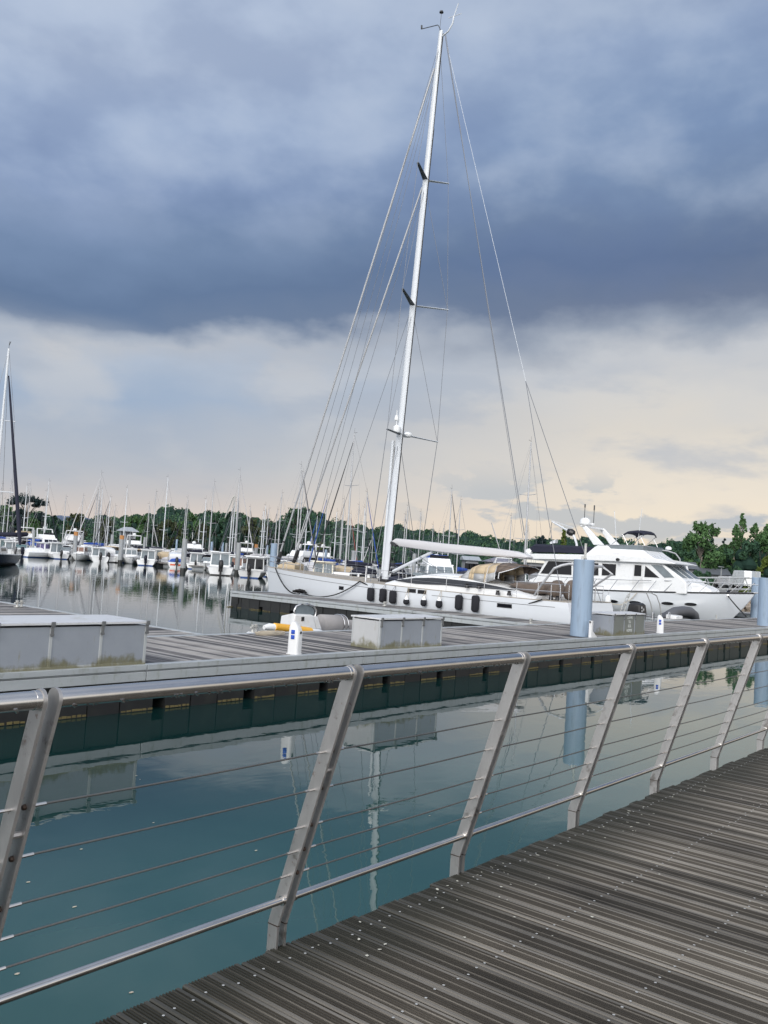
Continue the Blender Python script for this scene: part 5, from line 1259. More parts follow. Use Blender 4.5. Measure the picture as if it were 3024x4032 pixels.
# a cream tender and small details between the first boats
mots = [
 (20, 2178, 128, 20, 'wheelhouse', 'white', None), (112, 2182, 140, -30, 'wheelhouse', 'white', 'greenglass'), (60, 2170, 165, 15, 'cuddy', 'white', None), (236, 2180, 150, 160, 'cuddy', 'white', None), (262, 2175, 170, 20, 'wheelhouse', 'cream', None), (345, 2180, 140, 15, 'cuddy', 'white', None), (447, 2186, 135, -160, 'cuddy', 'white', None),
 (425, 2180, 165, 10, 'wheelhouse', 'white', None), (540, 2180, 150, -20, 'wheelhouse', 'white', None), (478, 2180, 175, 10, 'cuddy', 'white', None), (592, 2182, 150, 175, 'wheelhouse', 'white', None), (637, 2190, 125, 10, 'wheelhouse', 'white', 'glass'), (655, 2190, 160, 12, 'cuddy', 'white', None), (728, 2186, 140, 20, 'cuddy', 'white', None),
 (812, 2200, 128, -10, 'wheelhouse', 'white', 'greenglass'), (905, 2205, 112, 8, 'wheelhouse', 'white', 'greenglass'), (940, 2215, 108, -20, 'wheelhouse', 'white', 'brownglass'), (985, 2200, 140, 10, 'cuddy', 'white', None), (962, 2200, 165, 170, 'wheelhouse', 'white', None), (1052, 2205, 130, 12, 'wheelhouse', 'white', None),
 (48, 2190, 140, 10, 'wheelhouse', 'white', None), (90, 2190, 138, 175, 'cuddy', 'white', None), (130, 2190, 165, 10, 'wheelhouse', 'white', None), (222, 2190, 140, 15, 'wheelhouse', 'white', None), (256, 2190, 134, -170, 'cuddy', 'white', None), (350, 2200, 136, 170, 'wheelhouse', 'white', None), (420, 2200, 140, 8, 'cuddy', 'white', None), (455, 2200, 134, 12, 'wheelhouse', 'white', None), (548, 2200, 136, -172, 'cuddy', 'white', None), (615, 2200, 140, 6, 'wheelhouse', 'white', None), (648, 2200, 134, 14, 'cuddy', 'white', None), (715, 2200, 140, -8, 'wheelhouse', 'white', None), (800, 2200, 140, 10, 'wheelhouse', 'white', None), (828, 2200, 122, 172, 'cuddy', 'white', None), (925, 2200, 140, 8, 'cuddy', 'white', None), (1000, 2200, 126, -12, 'wheelhouse', 'white', None), (1098, 2230, 100, 0, 'wheelhouse', 'white', None), (1130, 2222, 118, -15, 'cuddy', 'white', None), (1168, 2232, 98, -25, 'cuddy', 'white', None), (1195, 2222, 130, 14, 'wheelhouse', 'white', None), (1225, 2232, 102, 10, 'cuddy', 'white', None), (1255, 2225, 120, 165, 'wheelhouse', 'white', None),
 (1282, 2240, 92, -15, 'wheelhouse', 'cream', 'skyglass'), (1345, 2235, 96, 12, 'cuddy', 'white', 'glass'), (1310, 2228, 135, 8, 'wheelhouse', 'white', None), (1378, 2232, 120, -12, 'wheelhouse', 'white', None), (1418, 2240, 98, 160, 'cuddy', 'white', None), (1450, 2238, 115, 14, 'wheelhouse', 'white', None),
 (1586, 2240, 88, -35, 'cuddy', 'white', 'glass'), (1565, 2230, 130, 12, 'wheelhouse', 'white', None), (1640, 2235, 120, 10, 'cuddy', 'white', None), (1838, 2235, 110, 10, 'cuddy', 'white', None), (1870, 2225, 140, -10, 'wheelhouse', 'white', None), (1900, 2230, 125, 170, 'cuddy', 'white', None), (2010, 2230, 118, 12, 'cuddy', 'white', None), (2050, 2230, 130, -14, 'wheelhouse', 'white', None), (1950, 2225, 150, 10, 'wheelhouse', 'cream', None),
]
LMK = [(110, 'under the umbrella pine'), (262, 'between pine and round olive tree'), (352, 'below the round olive tree'), (560, 'in front of the pavilion'), (770, 'between pavilion and big grey pile'), (1010, 'left of the yacht bow'), (1180, 'behind the yacht bow'), (1400, 'behind the yacht foredeck'), (1570, 'behind the tall white mast'), (1850, 'behind the pale boom'), (9999, 'behind the tan sprayhood')]
def lmk(px):
    for i, (x, t_) in enumerate(LMK):
        if px < x: return i, t_
rb = random.Random(11)
cnt = {}
for k, (px, py, D, off, kind, topm, gl) in enumerate(sorted(mots)):
    i, t_ = lmk(px); cnt[(i, 0)] = cnt.get((i, 0), -1) + 1
    desc = {'wheelhouse': 'wheelhouse boat', 'cuddy': 'open cruiser'}[kind]
    col = 'cream' if topm == 'cream' else 'white'
    cov = rb.choice([None, None, 'navycloth', 'bluecloth', 'greycloth', 'white']) if kind == 'cuddy' else None
    can = rb.choice(['navycloth', 'white', 'greycloth', 'tan', None]) if kind == 'cuddy' else None
    lb = '%s %s %s, %s small boat there from the left' % (col, desc, t_, ordinal(cnt[(i, 0)]))
    D = 131 + px % 3 if px < 800 and 134 <= D <= 140 and py > 2185 else D * .75 + 52 if px < 770 else max(D, 120) if px < 1060 else D
    motorboat(lb, gd(px, D), bearing(px) + rad(off), L=rb.uniform(5.8, 7.6), B=rb.uniform(2.4, 2.8), kind=kind, topm=topm, glass=gl or rb.choice(['skyglass', 'skyglass', 'skyglass', 'greenglass']), ob=rb.choice(['black', 'black', 'navy', None]), obs=rb.uniform(.9, 1.2), tarp=cov, canopy=can, ch=rb.uniform(1.3, 1.65), bot=rb.choice(['blue', 'black', 'navy', 'grey_hull']), stripe=None, arch=rb.random() < .25)
FLY = [(82, 152, 25, dict(L=11, cover='tan', dome=False), 'older flybridge cruiser with grey hoop frame, behind the dark furled headsail'),
 (186, 152, 195, dict(L=12, glass='navy'), 'flybridge cruiser with navy windows facing the camera, left of the big white one'),
 (284, 156, 10, dict(L=13, B=4.2, cover='white'), 'big white flybridge cruiser with cross shaped radar mast by the round olive tree'),
 (756, 146, 8, dict(L=12, cover='black', arch=False), 'white flybridge cruiser with black wind screen, right of the big grey pile'),
 (1185, 125, 150, dict(L=12, dome=True), 'white flybridge cruiser with curved roof behind the furled staysail'),
 (1725, 92, 186, dict(L=13, B=4.3, glass='skyglass', cover='bluecloth', arch=False), 'white motor cruiser with wide curved windscreen below the pale boom'),
 (1262, 150, 12, dict(L=10, cover='navycloth'), 'far flybridge cruiser behind the yacht foredeck, under the blue furled sails'),
 (1965, 140, 20, dict(L=12, cover='greycloth'), 'white cruiser whose pale domes show above the end of the boom'),
 (522, 170, 8, dict(L=10), 'small flybridge cruiser right of the rusty topped pile'),
 (960, 175, 14, dict(L=11), 'far flybridge cruiser between the two nearer grey piles')]
for px, D, off, kw, lb in FLY: flycruiser(lb, gd(px, D), bearing(px) + rad(off), **kw)
# sailing boats: masthead pixel, mast height in metres
MASTS = [(8, 1905, 11), (22, 1965, 10), (44, 1900, 11), (107, 1912, 11), (121, 1908, 11), (186, 1935, 10), (193, 1896, 11), (260, 1957, 9.5), (328, 1953, 9.5), (385, 1930, 10), (399, 1862, 12), (404, 1927, 10), (394, 1973, 9), (425, 1990, 9), (435, 1958, 9.5), (454, 1993, 9), (502, 1921, 11), (589, 1985, 9), (615, 1937, 10), (662, 1880, 12.5), (733, 1990, 9), (741, 1960, 10), (788, 2043, 8.5), (812, 1966, 10), (843, 1898, 11.5), (915, 2002, 9), (926, 1978, 10), (946, 1853, 12.5), (941, 1972, 10), (987, 1998, 10), (1038, 2012, 9), (1047, 1990, 10), (1059, 2003, 9), (1092, 2008, 9), (1110, 1943, 11), (1188, 1832, 13.5), (1196, 1860, 13), (1211, 2008, 9.5), (1250, 2031, 9), (1289, 1948, 11), (1327, 2015, 9.5), (1348, 2027, 9), (1356, 1967, 11), (1395, 1707, 15), (1383, 2024, 9.5), (1415, 1989, 10), (1437, 2000, 10), (1447, 1938, 11.5), (1470, 2100, 8), (1540, 1985, 10.5), (1597, 2027, 9.5), (1607, 1993, 10.5), (1658, 2017, 10), (1706, 2067, 8.5), (1728, 2092, 8), (1749, 2067, 8.5), (1780, 1926, 12), (1814, 1969, 11), (2014, 2033, 10), (2080, 2070, 9.5), (2092, 1740, 15.5)]
SPEC = {1188: ('alu', 'navycloth', 'greycloth', 2, 'pale twin spreader mast'), 1289: ('alu', 'bluecloth', 'bluecloth', 1, 'blue furled headsail'), 1250: ('alu', 'bluecloth', 'bluecloth', 1, 'short mast and bright blue furled headsail'), 1395: ('alu', 'navycloth', 'black', 2, 'black furled headsail and tall mast'), 1383: ('alu', 'navycloth', 'redwhite', 1, 'red and white banded furled sail'), 1447: ('alu', 'bluecloth', 'bluecloth', 2, 'blue and white furled sail'), 2092: ('alu', 'navycloth', None, 2, 'very tall grey mast aft of the boom'), 662: ('mastwhite', 'navycloth', None, 2, 'white twin spreader mast'), 502: ('mastwhite', 'white', None, 1, 'white mast standing before the pavilion roof'), 399: ('alu', 'bluecloth', 'greycloth', 1, 'blue sail cover and tall mast'), 946: ('alu', 'navycloth', 'greycloth', 1, 'tall slim mast')}
M['redwhite'] = pbr('red_and_white_sail_edge', (.30, .07, .06), .8, var=.9, scale=2.5)
cnt = {}
for k, (px, py, h) in enumerate(sorted(MASTS)):
    D = min(205, max(84 if px in (1395, 2092) else 152 if px < 800 else 132 if px < 1100 else 112, (h - 3) * 3500 / (hor(px) - py)))
    i, t_ = lmk(px); cnt[i] = cnt.get(i, -1) + 1
    mm, sail, furl, sp, ds = SPEC.get(px, (rb.choice(['alu', 'alu', 'alu', 'mastwhite']), rb.choice(['navycloth', 'bluecloth', 'navycloth', 'white', 'greycloth']), rb.choice([None, None, None, 'greycloth', None, 'navycloth']), rb.choice([1, 1, 1, 2]), None))
    if ds: lb = 'sailing boat with %s, %s' % (ds, t_)
    else: lb = '%s sailing boat %s, %s mast there' % ({'alu': 'grey masted', 'mastwhite': 'white masted'}[mm], t_, ordinal(cnt[i]))
    sailboat(lb, (px, py), D, rad(rb.choice([0, 180]) + rb.uniform(-8, 8)), mm, sail, True, furl, rb.choice(['white', 'white', 'white', 'hull_white', 'navy']), sp, wheel=rb.random() < .8, bot=rb.choice(['blue', 'navy', 'black']))
# a leaning spar and a shore crane
wq = gd(1960, 150); a, b = atD(1935, 2058, 150), atD(1963, 2150, 150)
o = MB().tube([a, b + (b - a) * .35], .09, 6).build('leaning_spar', 'alu'); tag(o, 'thin grey spar leaning left beyond the end of the boom', 'spar')
r = thing('boat_hoist', 'grey A shaped hoist frame standing among masts left of the yacht bow', 'hoist', tuple(gd(922, 150)))
mb = MB(); pts = [atD(895, 2015, 150), atD(918, 1958, 150), atD(924, 1952, 150), atD(930, 1960, 150), atD(915, 2080, 150)]; wb(mb.tube([atD(886, 2040, 150), pts[0], pts[1], pts[2], pts[3]], .10, 6).tube([pts[2], atD(903, 2150, 150)], .12, 6), 'frame', 'galv', r)
# ------------------------------------------------------------------ dark blue sailing yacht at the left edge
q = at0(8, 2222); SD = 88
top = atD(35, 1372, SD)
dk = thing('sailing_yacht', 'dark blue hulled sailing yacht at the left edge with dark furled headsail', 'sailing yacht', (top.x - 1.0, top.y - 1.5, 0), bearing(8) + rad(172))
Lk, Bk = 15.5, 4.4
mb, sheer, half = hull_shell(Lk, Bk, 1.3, 1.0, .3, -.6); mb.build('hull', ['navy', 'black'], dk, smooth=30)
deck_shell(Lk, half, sheer, .01, .99, .03).build('deck', 'teak', dk)
mb = MB()
for sd in (-1, 1): mb.tube([V((-Lk / 2 + Lk * t / 12, sd * half(t / 12), sheer(t / 12) + .03)) for t in range(13)], .06, 6)
mb.build('toe_rail', 'white', dk)
mb = MB(); lo, hi = trunk(mb, -Lk * .15, Lk * .22, Bk * .33, Bk * .2, 1.2, 1.8, .9, .1, .15); cb_ = mb.build('cabin', 'white', dk, smooth=0, bevel=.06); cabin_windows(cb_, lo, hi, [(0, .1, .45, .3, .8), (0, .55, .85, .3, .8), (2, .15, .45, .3, .8), (2, .55, .9, .3, .8)], 'glass')
dinv = dk.matrix_basis if False else (Matrix.Translation(dk.location) @ Matrix.Rotation(dk.rotation_euler.z, 4, 'Z')).inverted()
def dl(p): return dinv @ V(p)
mtop = dl(top); mb = MB(); mb.tube([V((mtop.x + .2, mtop.y, 1.6)), mtop], [.15, .10], 10); km = mb.build('mast', 'mastwhite', dk)
for zz, w in ((7.2, 1.6), (14.2, 1.2)):
    mb = MB(); mb.tube([V((mtop.x, mtop.y - w, zz)), V((mtop.x, mtop.y + w, zz))], .05, 5); mb.build('spreader', 'mastwhite', km)
mb = MB(); mb.lathe([(0, -.1), (.3, -.08), (.33, .05), (0, .18)], V((mtop.x + .5, mtop.y, 6.6)), 14); mb.build('radar_dome', 'white', km)
mb = MB(); mb.tube([mtop, mtop + V((0, 0, .7))], .02, 5); mb.tube([mtop + V((0, 0, .3)), mtop + V((.5, .2, .6))], .03, 5); mb.build('wind_vane', 'darkgrey', km)
fa, fb_ = atD(34, 1480, SD), atD(79, 2145, SD - 4)
mb = MB(); pts = [dl(fa.lerp(fb_, f)) for f in (0, .12, .35, .7, .95, 1)]; mb.tube(pts, [.06, .10, .12, .17, .19, .10], 10); mb.build('furled_headsail', 'navycloth', dk)
mb = MB(); mb.tube([V((-Lk * .48, 0, 1.4)), mtop], .02, 5)
for sd in (-1, 1): mb.tube([V((mtop.x, sd * Bk * .45, 1.4)), V((mtop.x, mtop.y + sd * 1.5, 7.2)), V((mtop.x, mtop.y + sd * 1.1, 14.2)), mtop], .02, 5)
mb.build('rigging', 'wire', dk)
mb = MB(); mb.box((-Lk / 2 - .9, -1.2, .35), (-Lk / 2 + .1, 1.2, .45)); mb.build('stern_platform', 'white', dk, bevel=.03)
for sd in (-1, 1): mb = MB(); mb.tube([V((-Lk / 2 + .2, sd * 1.4, 1.2)), V((-Lk / 2 + .2, sd * 1.4, 2.9)), V((-Lk / 2 - 1.0, sd * 1.4, 3.0))], .05, 6); mb.build('davit', 'steel', dk)
mb = MB(); mb.tube([V((-Lk * .05, 0, 2.9)), V((-Lk * .42, 0, 2.95))], .16, 8); mb.build('boom', 'greycloth', dk)
rail(dk, Lk, half, sheer, .05, .95, .65, 8, .02)
q = atD(28, 2105, SD - 3); r = thing('davit_dinghy', 'black inflatable dinghy slung in davits at the left edge of the photo', 'dinghy', tuple(q), bearing(28) + rad(80))
mb = MB(); mb.tube([V((1.6, -.7, 0)), V((.2, -.75, 0)), V((-1.0, -.6, .05)), V((-1.7, 0, .15)), V((-1.0, .6, .05)), V((.2, .75, 0)), V((1.6, .7, 0))], [.14, .22, .23, .22, .23, .22, .14], 10); mb.build('inflatable_tube', 'navycloth', r, smooth=60)
mb = MB(); mb.box((-1.1, -.55, -.12), (1.4, .55, -.02)); mb.build('floor', 'greyrubber', r)
# ------------------------------------------------------------------ far pontoons and piles
for k, (x0, x1, ya, yb, lb) in enumerate(((77, 79.2, 38, 135, 'far planked pontoon behind the first row of boats'), (104, 106.2, 30, 150, 'second far pontoon among the sailing boats'), (128, 130, 30, 170, 'third far pontoon close to the wooded shore'))):
    r = thing('far_pontoon', lb, 'pontoon', (x0, ya, 0))
    mb = MB(); mb.box((0, 0, .42), (x1 - x0, yb - ya, .55)); mb.build('deck', 'deckwood', r, smooth=0)
    mb = MB(); 
    for j in range(int((yb - ya) / 6)): mb.box((.35, j * 6 + .3, -.2), (x1 - x0 - .35, j * 6 + 4.8, .41))
    mb.build('float', 'pilegrey', r, smooth=0)['kind'] = 'stuff'
PILES = [(135, 2086, 130, 5, 'grey pile left of the navy windowed cruiser', ['pilegrey']), (300, 2094, 128, 8, 'tan streaked grey pile below the round olive tree', ['pilegrey', 'rust']), (326, 2099, 138, 5, 'slim grey pile right of the tan streaked one', ['pilegrey']), (443, 2105, 150, 6, 'grey pile left of the rusty topped one by the pavilion', ['pilegrey']), (481, 2108, 126, 8.5, 'grey pile with broad rusty top before the pavilion', ['pilegrey', 'rust']), (512, 2112, 160, 5, 'slim grey pile right of the rusty topped one', ['pilegrey']), (571, 2115, 150, 5, 'slim grey pile right of the pavilion', ['pilegrey']), (697, 2124, 150, 4, 'slim blue grey pile left of the big grey pile', ['pilepaint']), (729, 2122, 103, 10.5, 'big grey pile standing in the open water by the blue covered boat', ['pilegrey']), (835, 2133, 150, 5, 'slim blue grey pile right of the black screened flybridge', ['pilepaint']), (878, 2136, 155, 4.5, 'left one of two slim piles behind the biggest outboard boat', ['pilepaint']), (892, 2138, 150, 4.5, 'right one of two slim piles behind the biggest outboard boat', ['pilegrey']), (941, 2137, 112, 9.5, 'grey pile with tan side left of the grey workboat', ['pilegrey']), (1010, 2143, 138, 7, 'short pile with orange rusty top behind the grey workboat', ['pilegrey', 'rust']), (1053, 2147, 150, 4, 'slim pile just left of the blue grey pile at the yacht bow', ['pilepaint']), (1080, 2140, 84, 13, 'blue grey pile standing right at the yacht bow', ['pilepaint']), (1229, 2160, 150, 4, 'slim pile left of the blue furled headsail', ['pilepaint']), (1284, 2164, 140, 5, 'slim pale pile behind the blue furled headsail', ['pilepaint']), (1393, 2168, 120, 8, 'grey pile behind the yacht foredeck', ['pilegrey']), (1633, 2180, 115, 8, 'grey pile behind the boom strut', ['pilegrey'])]
for px, yt_, D, rpx, lb, mats in PILES:
    q = atD(px, yt_, D); pile(lb, q.x, q.y, rpx * D / 3500, q.z, mats, 'piles across the water', .5, 14)
# ------------------------------------------------------------------ far shore: land, wood, trees, buildings
PROFILE = [(-500, 1960), (-200, 1965), (0, 1980), (20, 1977), (34, 2003), (60, 2008), (110, 2004), (150, 2003), (176, 2010), (200, 2022), (225, 2030), (262, 2036), (300, 2038), (345, 2042), (390, 2020), (430, 2016), (460, 2027), (490, 2020), (535, 2016), (570, 2026), (588, 2029), (606, 2012), (622, 2000), (650, 1987), (672, 1985), (700, 1994), (740, 2000), (770, 2006), (820, 2004), (835, 2012), (870, 2012), (905, 2006), (940, 2015), (980, 2018), (1000, 2022), (1015, 2035), (1040, 2034), (1070, 2048), (1100, 2045), (1122, 2030), (1140, 2020), (1156, 2003), (1195, 1991), (1225, 1996), (1250, 2000), (1275, 2016), (1286, 2040), (1310, 2046), (1340, 2043), (1380, 2052), (1400, 2055), (1440, 2066), (1480, 2073), (1510, 2060), (1560, 2053), (1580, 2062), (1600, 2076), (1650, 2078), (1690, 2073), (1715, 2088), (1760, 2084), (1800, 2084), (1850, 2086), (1880, 2089), (1900, 2098), (1920, 2106), (1950, 2111), (1970, 2109), (2000, 2119), (2050, 2119), (2090, 2121), (2120, 2108), (2150, 2112), (2180, 2112), (2230, 2111), (2280, 2107), (2350, 2102), (2440, 2106), (2470, 2112), (2500, 2131), (2520, 2144), (2560, 2136), (2620, 2124), (2680, 2122), (2760, 2130), (2830, 2146), (2880, 2148), (2940, 2140), (3024, 2130), (3300, 2120), (3700, 2110)]
def prof(x):
    for (a, ya), (b, yb) in zip(PROFILE, PROFILE[1:]):
        if a <= x <= b: return ya + (yb - ya) * (x - a) / (b - a)
    return hor(x) - 125
FD = 330.0
# land sheet, rising towards the wood
mb = MB(); rows = []
for D, k in ((176, -.6), (182, .5), (215, 1.6), (250, 3.0), (300, .45), (345, .62), (420, .62), (700, .4)):
    row = []
    for i in range(0, 96):
        px = -2200 + i * 64
        q = atD(px, hor(px), D); hz = atD(px, prof(px), FD).z
        row.append(V((q.x, q.y, k if k > .7 or k < 0 or D < 200 else max(2.0, (hz - 9) * k))))
    rows.append(row)
mb.loft(rows, 0, closed=False, caps=False)
M['land'] = pbr('grassy_far_bank', (.035, .055, .025), .95, var=.4, scale=.2, dirt=(.06, .05, .035), dscale=.1, spec=.1)
tag(mb.build('shore_land', 'land', smooth=0), 'low green bank rising behind the moored boats', 'land', kind='structure')
def leafquad(mb, c, s, rr):
    a = V((rr.gauss(0, 1), rr.gauss(0, 1), rr.gauss(0, .7))).normalized(); b = a.cross(V((rr.gauss(0, 1), rr.gauss(0, 1), rr.gauss(0, 1)))).normalized(); d = a.cross(b)
    s1, s2 = s * rr.uniform(.6, 1.2), s * rr.uniform(.35, .8)
    mb.add([c - b * s1, c - d * s2 + b * s1 * .2, c + b * s1, c + d * s2 - b * s1 * .2], [(0, 1, 2, 3)])
def clump(mb, c, r, n, s, rr, flat=.8):
    for k in range(n):
        d = V((rr.gauss(0, 1), rr.gauss(0, 1), rr.gauss(0, 1))).normalized() * r * rr.uniform(.55, 1.05) ** .7; d.z *= flat
        leafquad(mb, c + d, s, rr)
def blob(mb, c, r, rr, flat=.8, mi=0):
    rings = []; n = 8
    for i in range(1, 6):
        th = pi * i / 6; rings.append([c + V((r.x * sin(th) * cos(2 * pi * j / n), r.y * sin(th) * sin(2 * pi * j / n), r.z * cos(th))) * rr.uniform(.82, 1.02) for j in range(n)])
    mb.loft(rings, mi)
rr = random.Random(17)
fm = MB(); 
px = -2000
while px < 3900:
    step = rr.uniform(20, 40) if -450 < px < 3300 else rr.uniform(45, 70)
    for D, dy in ((FD, 0), (FD - 22, 20), (FD - 45, 42), (FD - 68, 66), (FD - 90, 92)):
        x = px + rr.uniform(-15, 15); y = prof(x) + dy * rr.uniform(.75, 1.15) + (rr.uniform(0, 7) if dy == 0 else 0)
        R0 = rr.uniform(2.6, 4.6) * (1 if dy else .8)
        q = atD(x, y, D + rr.uniform(-6, 6)); 
        if q.z < 2.2: continue
        c = q - V((0, 0, R0 * .95))
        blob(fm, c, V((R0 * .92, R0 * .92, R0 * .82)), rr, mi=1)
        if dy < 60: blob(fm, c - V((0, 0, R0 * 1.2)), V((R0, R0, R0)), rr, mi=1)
        for k in range(rr.randint(4, 6)):
            cc = c + V((rr.gauss(0, .5) * R0, rr.gauss(0, .5) * R0, rr.uniform(-.2, .55) * R0)); clump(fm, cc, R0 * rr.uniform(.4, .62), 40, .50, rr)
    px += step
tag(fm.build('wooded_hillside', ['leafforest', 'leafbody'], smooth=0, fixn=False), 'dark green mixed wood covering the hills behind the marina', 'wood', kind='stuff')
# far blue hill seen in a gap at left
mb = MB(); rows = []
for k in range(3):
    row = []
    for i in range(41):
        px = 120 + i * 6; y = 2034 - 8 * math.exp(-((px - 240) / 18) ** 2) + 3 * sin(px * .11) + .05 * abs(px - 240)
        q = atD(px, y, 2300 + k * 90); row.append(V((q.x, q.y, 0 if k == 0 else q.z if k == 1 else 10)))
    rows.append(row)
M['farhill'] = pbr('far_bluish_hill', (.075, .10, .155), .95, var=.15, scale=.02, spec=.05)
tag(mb.loft(rows, 0, False, False).build('far_hill', 'farhill', smooth=0), 'far bluish hill in the gap left of the olive tree', 'hill', kind='structure')
def tree(label, px, ytop, D, wpx, leaf, shape='round', base=None, name='broadleaf_tree', group='trees on the far shore', bark='bark', dens=1.0, leafs=.42, seed=0, cbase=.28):
    rr = random.Random(seed * 31 + int(px)); top = atD(px, ytop, D); h = top.z - (base if base is not None else 1.2); z0 = base if base is not None else 1.2
    W_ = wpx * D / 3500 / 2
    r = thing(name, label, 'tree', (top.x, top.y, z0), 0, group)
    tm = MB(); cm = MB(); th = h * (.5 if shape != 'poplar' else .85)
    tr = max(.12, h * .018)
    tm.tube([V((0, 0, -.5)), V((rr.uniform(-.1, .1), 0, th * .5)), V((rr.uniform(-.3, .3), rr.uniform(-.3, .3), th))], [tr * 1.3, tr, tr * .6], 8)
    nb = {'poplar': 26, 'umbrella': 26, 'cone': 16}.get(shape, 34)
    for k in range(nb):
        a = k * 2.4 + rr.uniform(-.5, .5)
        if shape == 'poplar':
            f = .16 + .84 * (k + .5) / nb; rad_ = W_ * rr.uniform(.15, 1) * (1.05 - f) ** .6; Rc = W_ * rr.uniform(.16, .30); flat = 1.9
        elif shape == 'umbrella': rad_ = W_ * sqrt(rr.uniform(.02, .9)); f = .93 - .16 * (rad_ / W_) ** 2 + rr.uniform(-.03, .01); Rc = W_ * rr.uniform(.16, .24); flat = .42
        elif shape == 'cone': f = .15 + .82 * (k + .5) / nb; rad_ = W_ * .7 * (1 - f) + .1; Rc = W_ * .42 * (1.12 - f); flat = .8
        else:
            u = rr.random(); f = cbase + (.97 - cbase) * u; env = sqrt(max(.06, 1 - (2 * u - .85) ** 2 * .8)); rad_ = W_ * env * sqrt(rr.uniform(.05, .92)); Rc = W_ * rr.uniform(.13, .27); flat = rr.uniform(.6, 1.1)
        c = V((rad_ * cos(a), rad_ * sin(a), h * f - (Rc * .6 if f > .9 else 0)))
        st = V((0, 0, min(th, max(h * .2, c.z - rad_ * (1.0 if shape != 'umbrella' else .55)))))
        if k % 2 == 0: tm.tube([st, st.lerp(c, .5) + V((0, 0, .04 * h)), c], [tr * .45, tr * .28, tr * .10], 5)
        n = int(70 * dens * max(.5, (Rc / leafs / 2.2)) ** 1.5) + 14
        clump(cm, c, Rc, n, leafs, rr, flat)
        # loose sprigs reaching up and out of the clump
        for q in range(2):
            d = V((c.x * rr.uniform(.5, 1.3) / W_, c.y * rr.uniform(.5, 1.3) / W_, rr.uniform(.3, 1.1))).normalized()
            for j in range(7): leafquad(cm, c + d * Rc * (.7 + .13 * j) + V((rr.gauss(0, .10), rr.gauss(0, .10), 0)) * Rc, leafs * (1 - .07 * j), rr)
    if shape in ('round', 'cone') and dens >= .9:
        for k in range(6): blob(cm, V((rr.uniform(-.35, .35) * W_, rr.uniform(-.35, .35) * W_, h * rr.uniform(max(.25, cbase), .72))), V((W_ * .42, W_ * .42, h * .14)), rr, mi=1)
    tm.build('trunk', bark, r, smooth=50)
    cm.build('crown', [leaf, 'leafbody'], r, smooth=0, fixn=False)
    return r
TREES = [
 (114, 1943, 262, 140, 'leafpine', 'umbrella', 'umbrella pine with flat open crown standing above the left wood', 'umbrella_pine'),
 (304, 2020, 205, 84, 'leafolive', 'round', 'round olive brown tree behind the big white flybridge cruiser', 'broadleaf_tree'),
 (78, 2000, 235, 90, 'leafpine', 'round', 'dark tree directly under the umbrella pine', 'broadleaf_tree'), (18, 1985, 225, 70, 'leafgreen', 'round', 'tall green tree at the left edge of the shore', 'broadleaf_tree'), (150, 2003, 240, 66, 'leafpine', 'round', 'dark tree right of the umbrella pine trunk', 'broadleaf_tree'), (214, 2026, 215, 60, 'leafdark', 'cone', 'dark conifer left of the round olive tree', 'conifer'), (130, 2040, 200, 64, 'leafgreen', 'round', 'low green bush like tree left of the navy windowed cruiser', 'broadleaf_tree'),
 (420, 2038, 215, 84, 'leafolive', 'round', 'brownish tree behind the masts left of the pavilion', 'broadleaf_tree'), (530, 2034, 215, 78, 'leafgreen', 'round', 'fresh green tree directly behind the pavilion roof', 'broadleaf_tree'), (568, 2030, 220, 74, 'leafgreen', 'round', 'fresh green tree just right of the pavilion', 'broadleaf_tree'), (555, 2082, 190, 60, 'leafgreen', 'round', 'small light green tree beside the pavilion posts', 'broadleaf_tree'), (612, 2060, 205, 74, 'leafdark', 'round', 'dark tree between the pavilion and the white twin spreader mast', 'broadleaf_tree'), (668, 2050, 205, 100, 'leafolive', 'round', 'wide olive brown tree behind the white twin spreader mast', 'broadleaf_tree'),
 (755, 2016, 215, 96, 'leafgreen', 'round', 'yellowish green tree behind the black screened flybridge', 'broadleaf_tree'), (800, 2060, 200, 60, 'leafolive', 'round', 'olive tree right of the black screened flybridge', 'broadleaf_tree'), (858, 2012, 212, 66, 'leafforest', 'round', 'tall blue green tree left of the dark evergreen row', 'broadleaf_tree'), (908, 2008, 205, 70, 'leafdark', 'cone', 'dark evergreen behind the hoist frame, the left one of its row', 'conifer'), (944, 2012, 205, 72, 'leafdark', 'cone', 'dark evergreen behind the hoist frame, the right one of its row', 'conifer'), (990, 2040, 205, 84, 'leafolive', 'round', 'olive tree behind the grey workboat', 'broadleaf_tree'), (1044, 2046, 205, 80, 'leafolive', 'round', 'dark olive tree left of the blue grey pile at the yacht bow', 'broadleaf_tree'), (1095, 2050, 205, 70, 'leafdark', 'round', 'dark tree behind the blue grey pile at the yacht bow', 'broadleaf_tree'), (1186, 1994, 240, 126, 'leafforest', 'round', 'large domed tree rising above the wood behind the yacht bow', 'broadleaf_tree'), (1262, 2136, 180, 32, 'leafyellow', 'round', 'small bright green bush behind the yacht foredeck', 'bush'),
 (2134, 2106, 190, 46, 'leafpine', 'round', 'dark pine top rising right of the very tall grey mast', 'broadleaf_tree'), (2222, 2080, 200, 34, 'leafyellow', 'poplar', 'thin leafed young tree under the crane arm', 'young_tree'),
]
for k, (px, yt_, D, w, lf, shp, lb, nm) in enumerate(TREES):
    tree(lb, px, yt_, D, w, lf, shp, None if px < 2000 else 1.2, nm, seed=k, leafs=.40 if shp != 'umbrella' else .34, dens=1.0 if shp != 'umbrella' else 1.3, bark='bark')
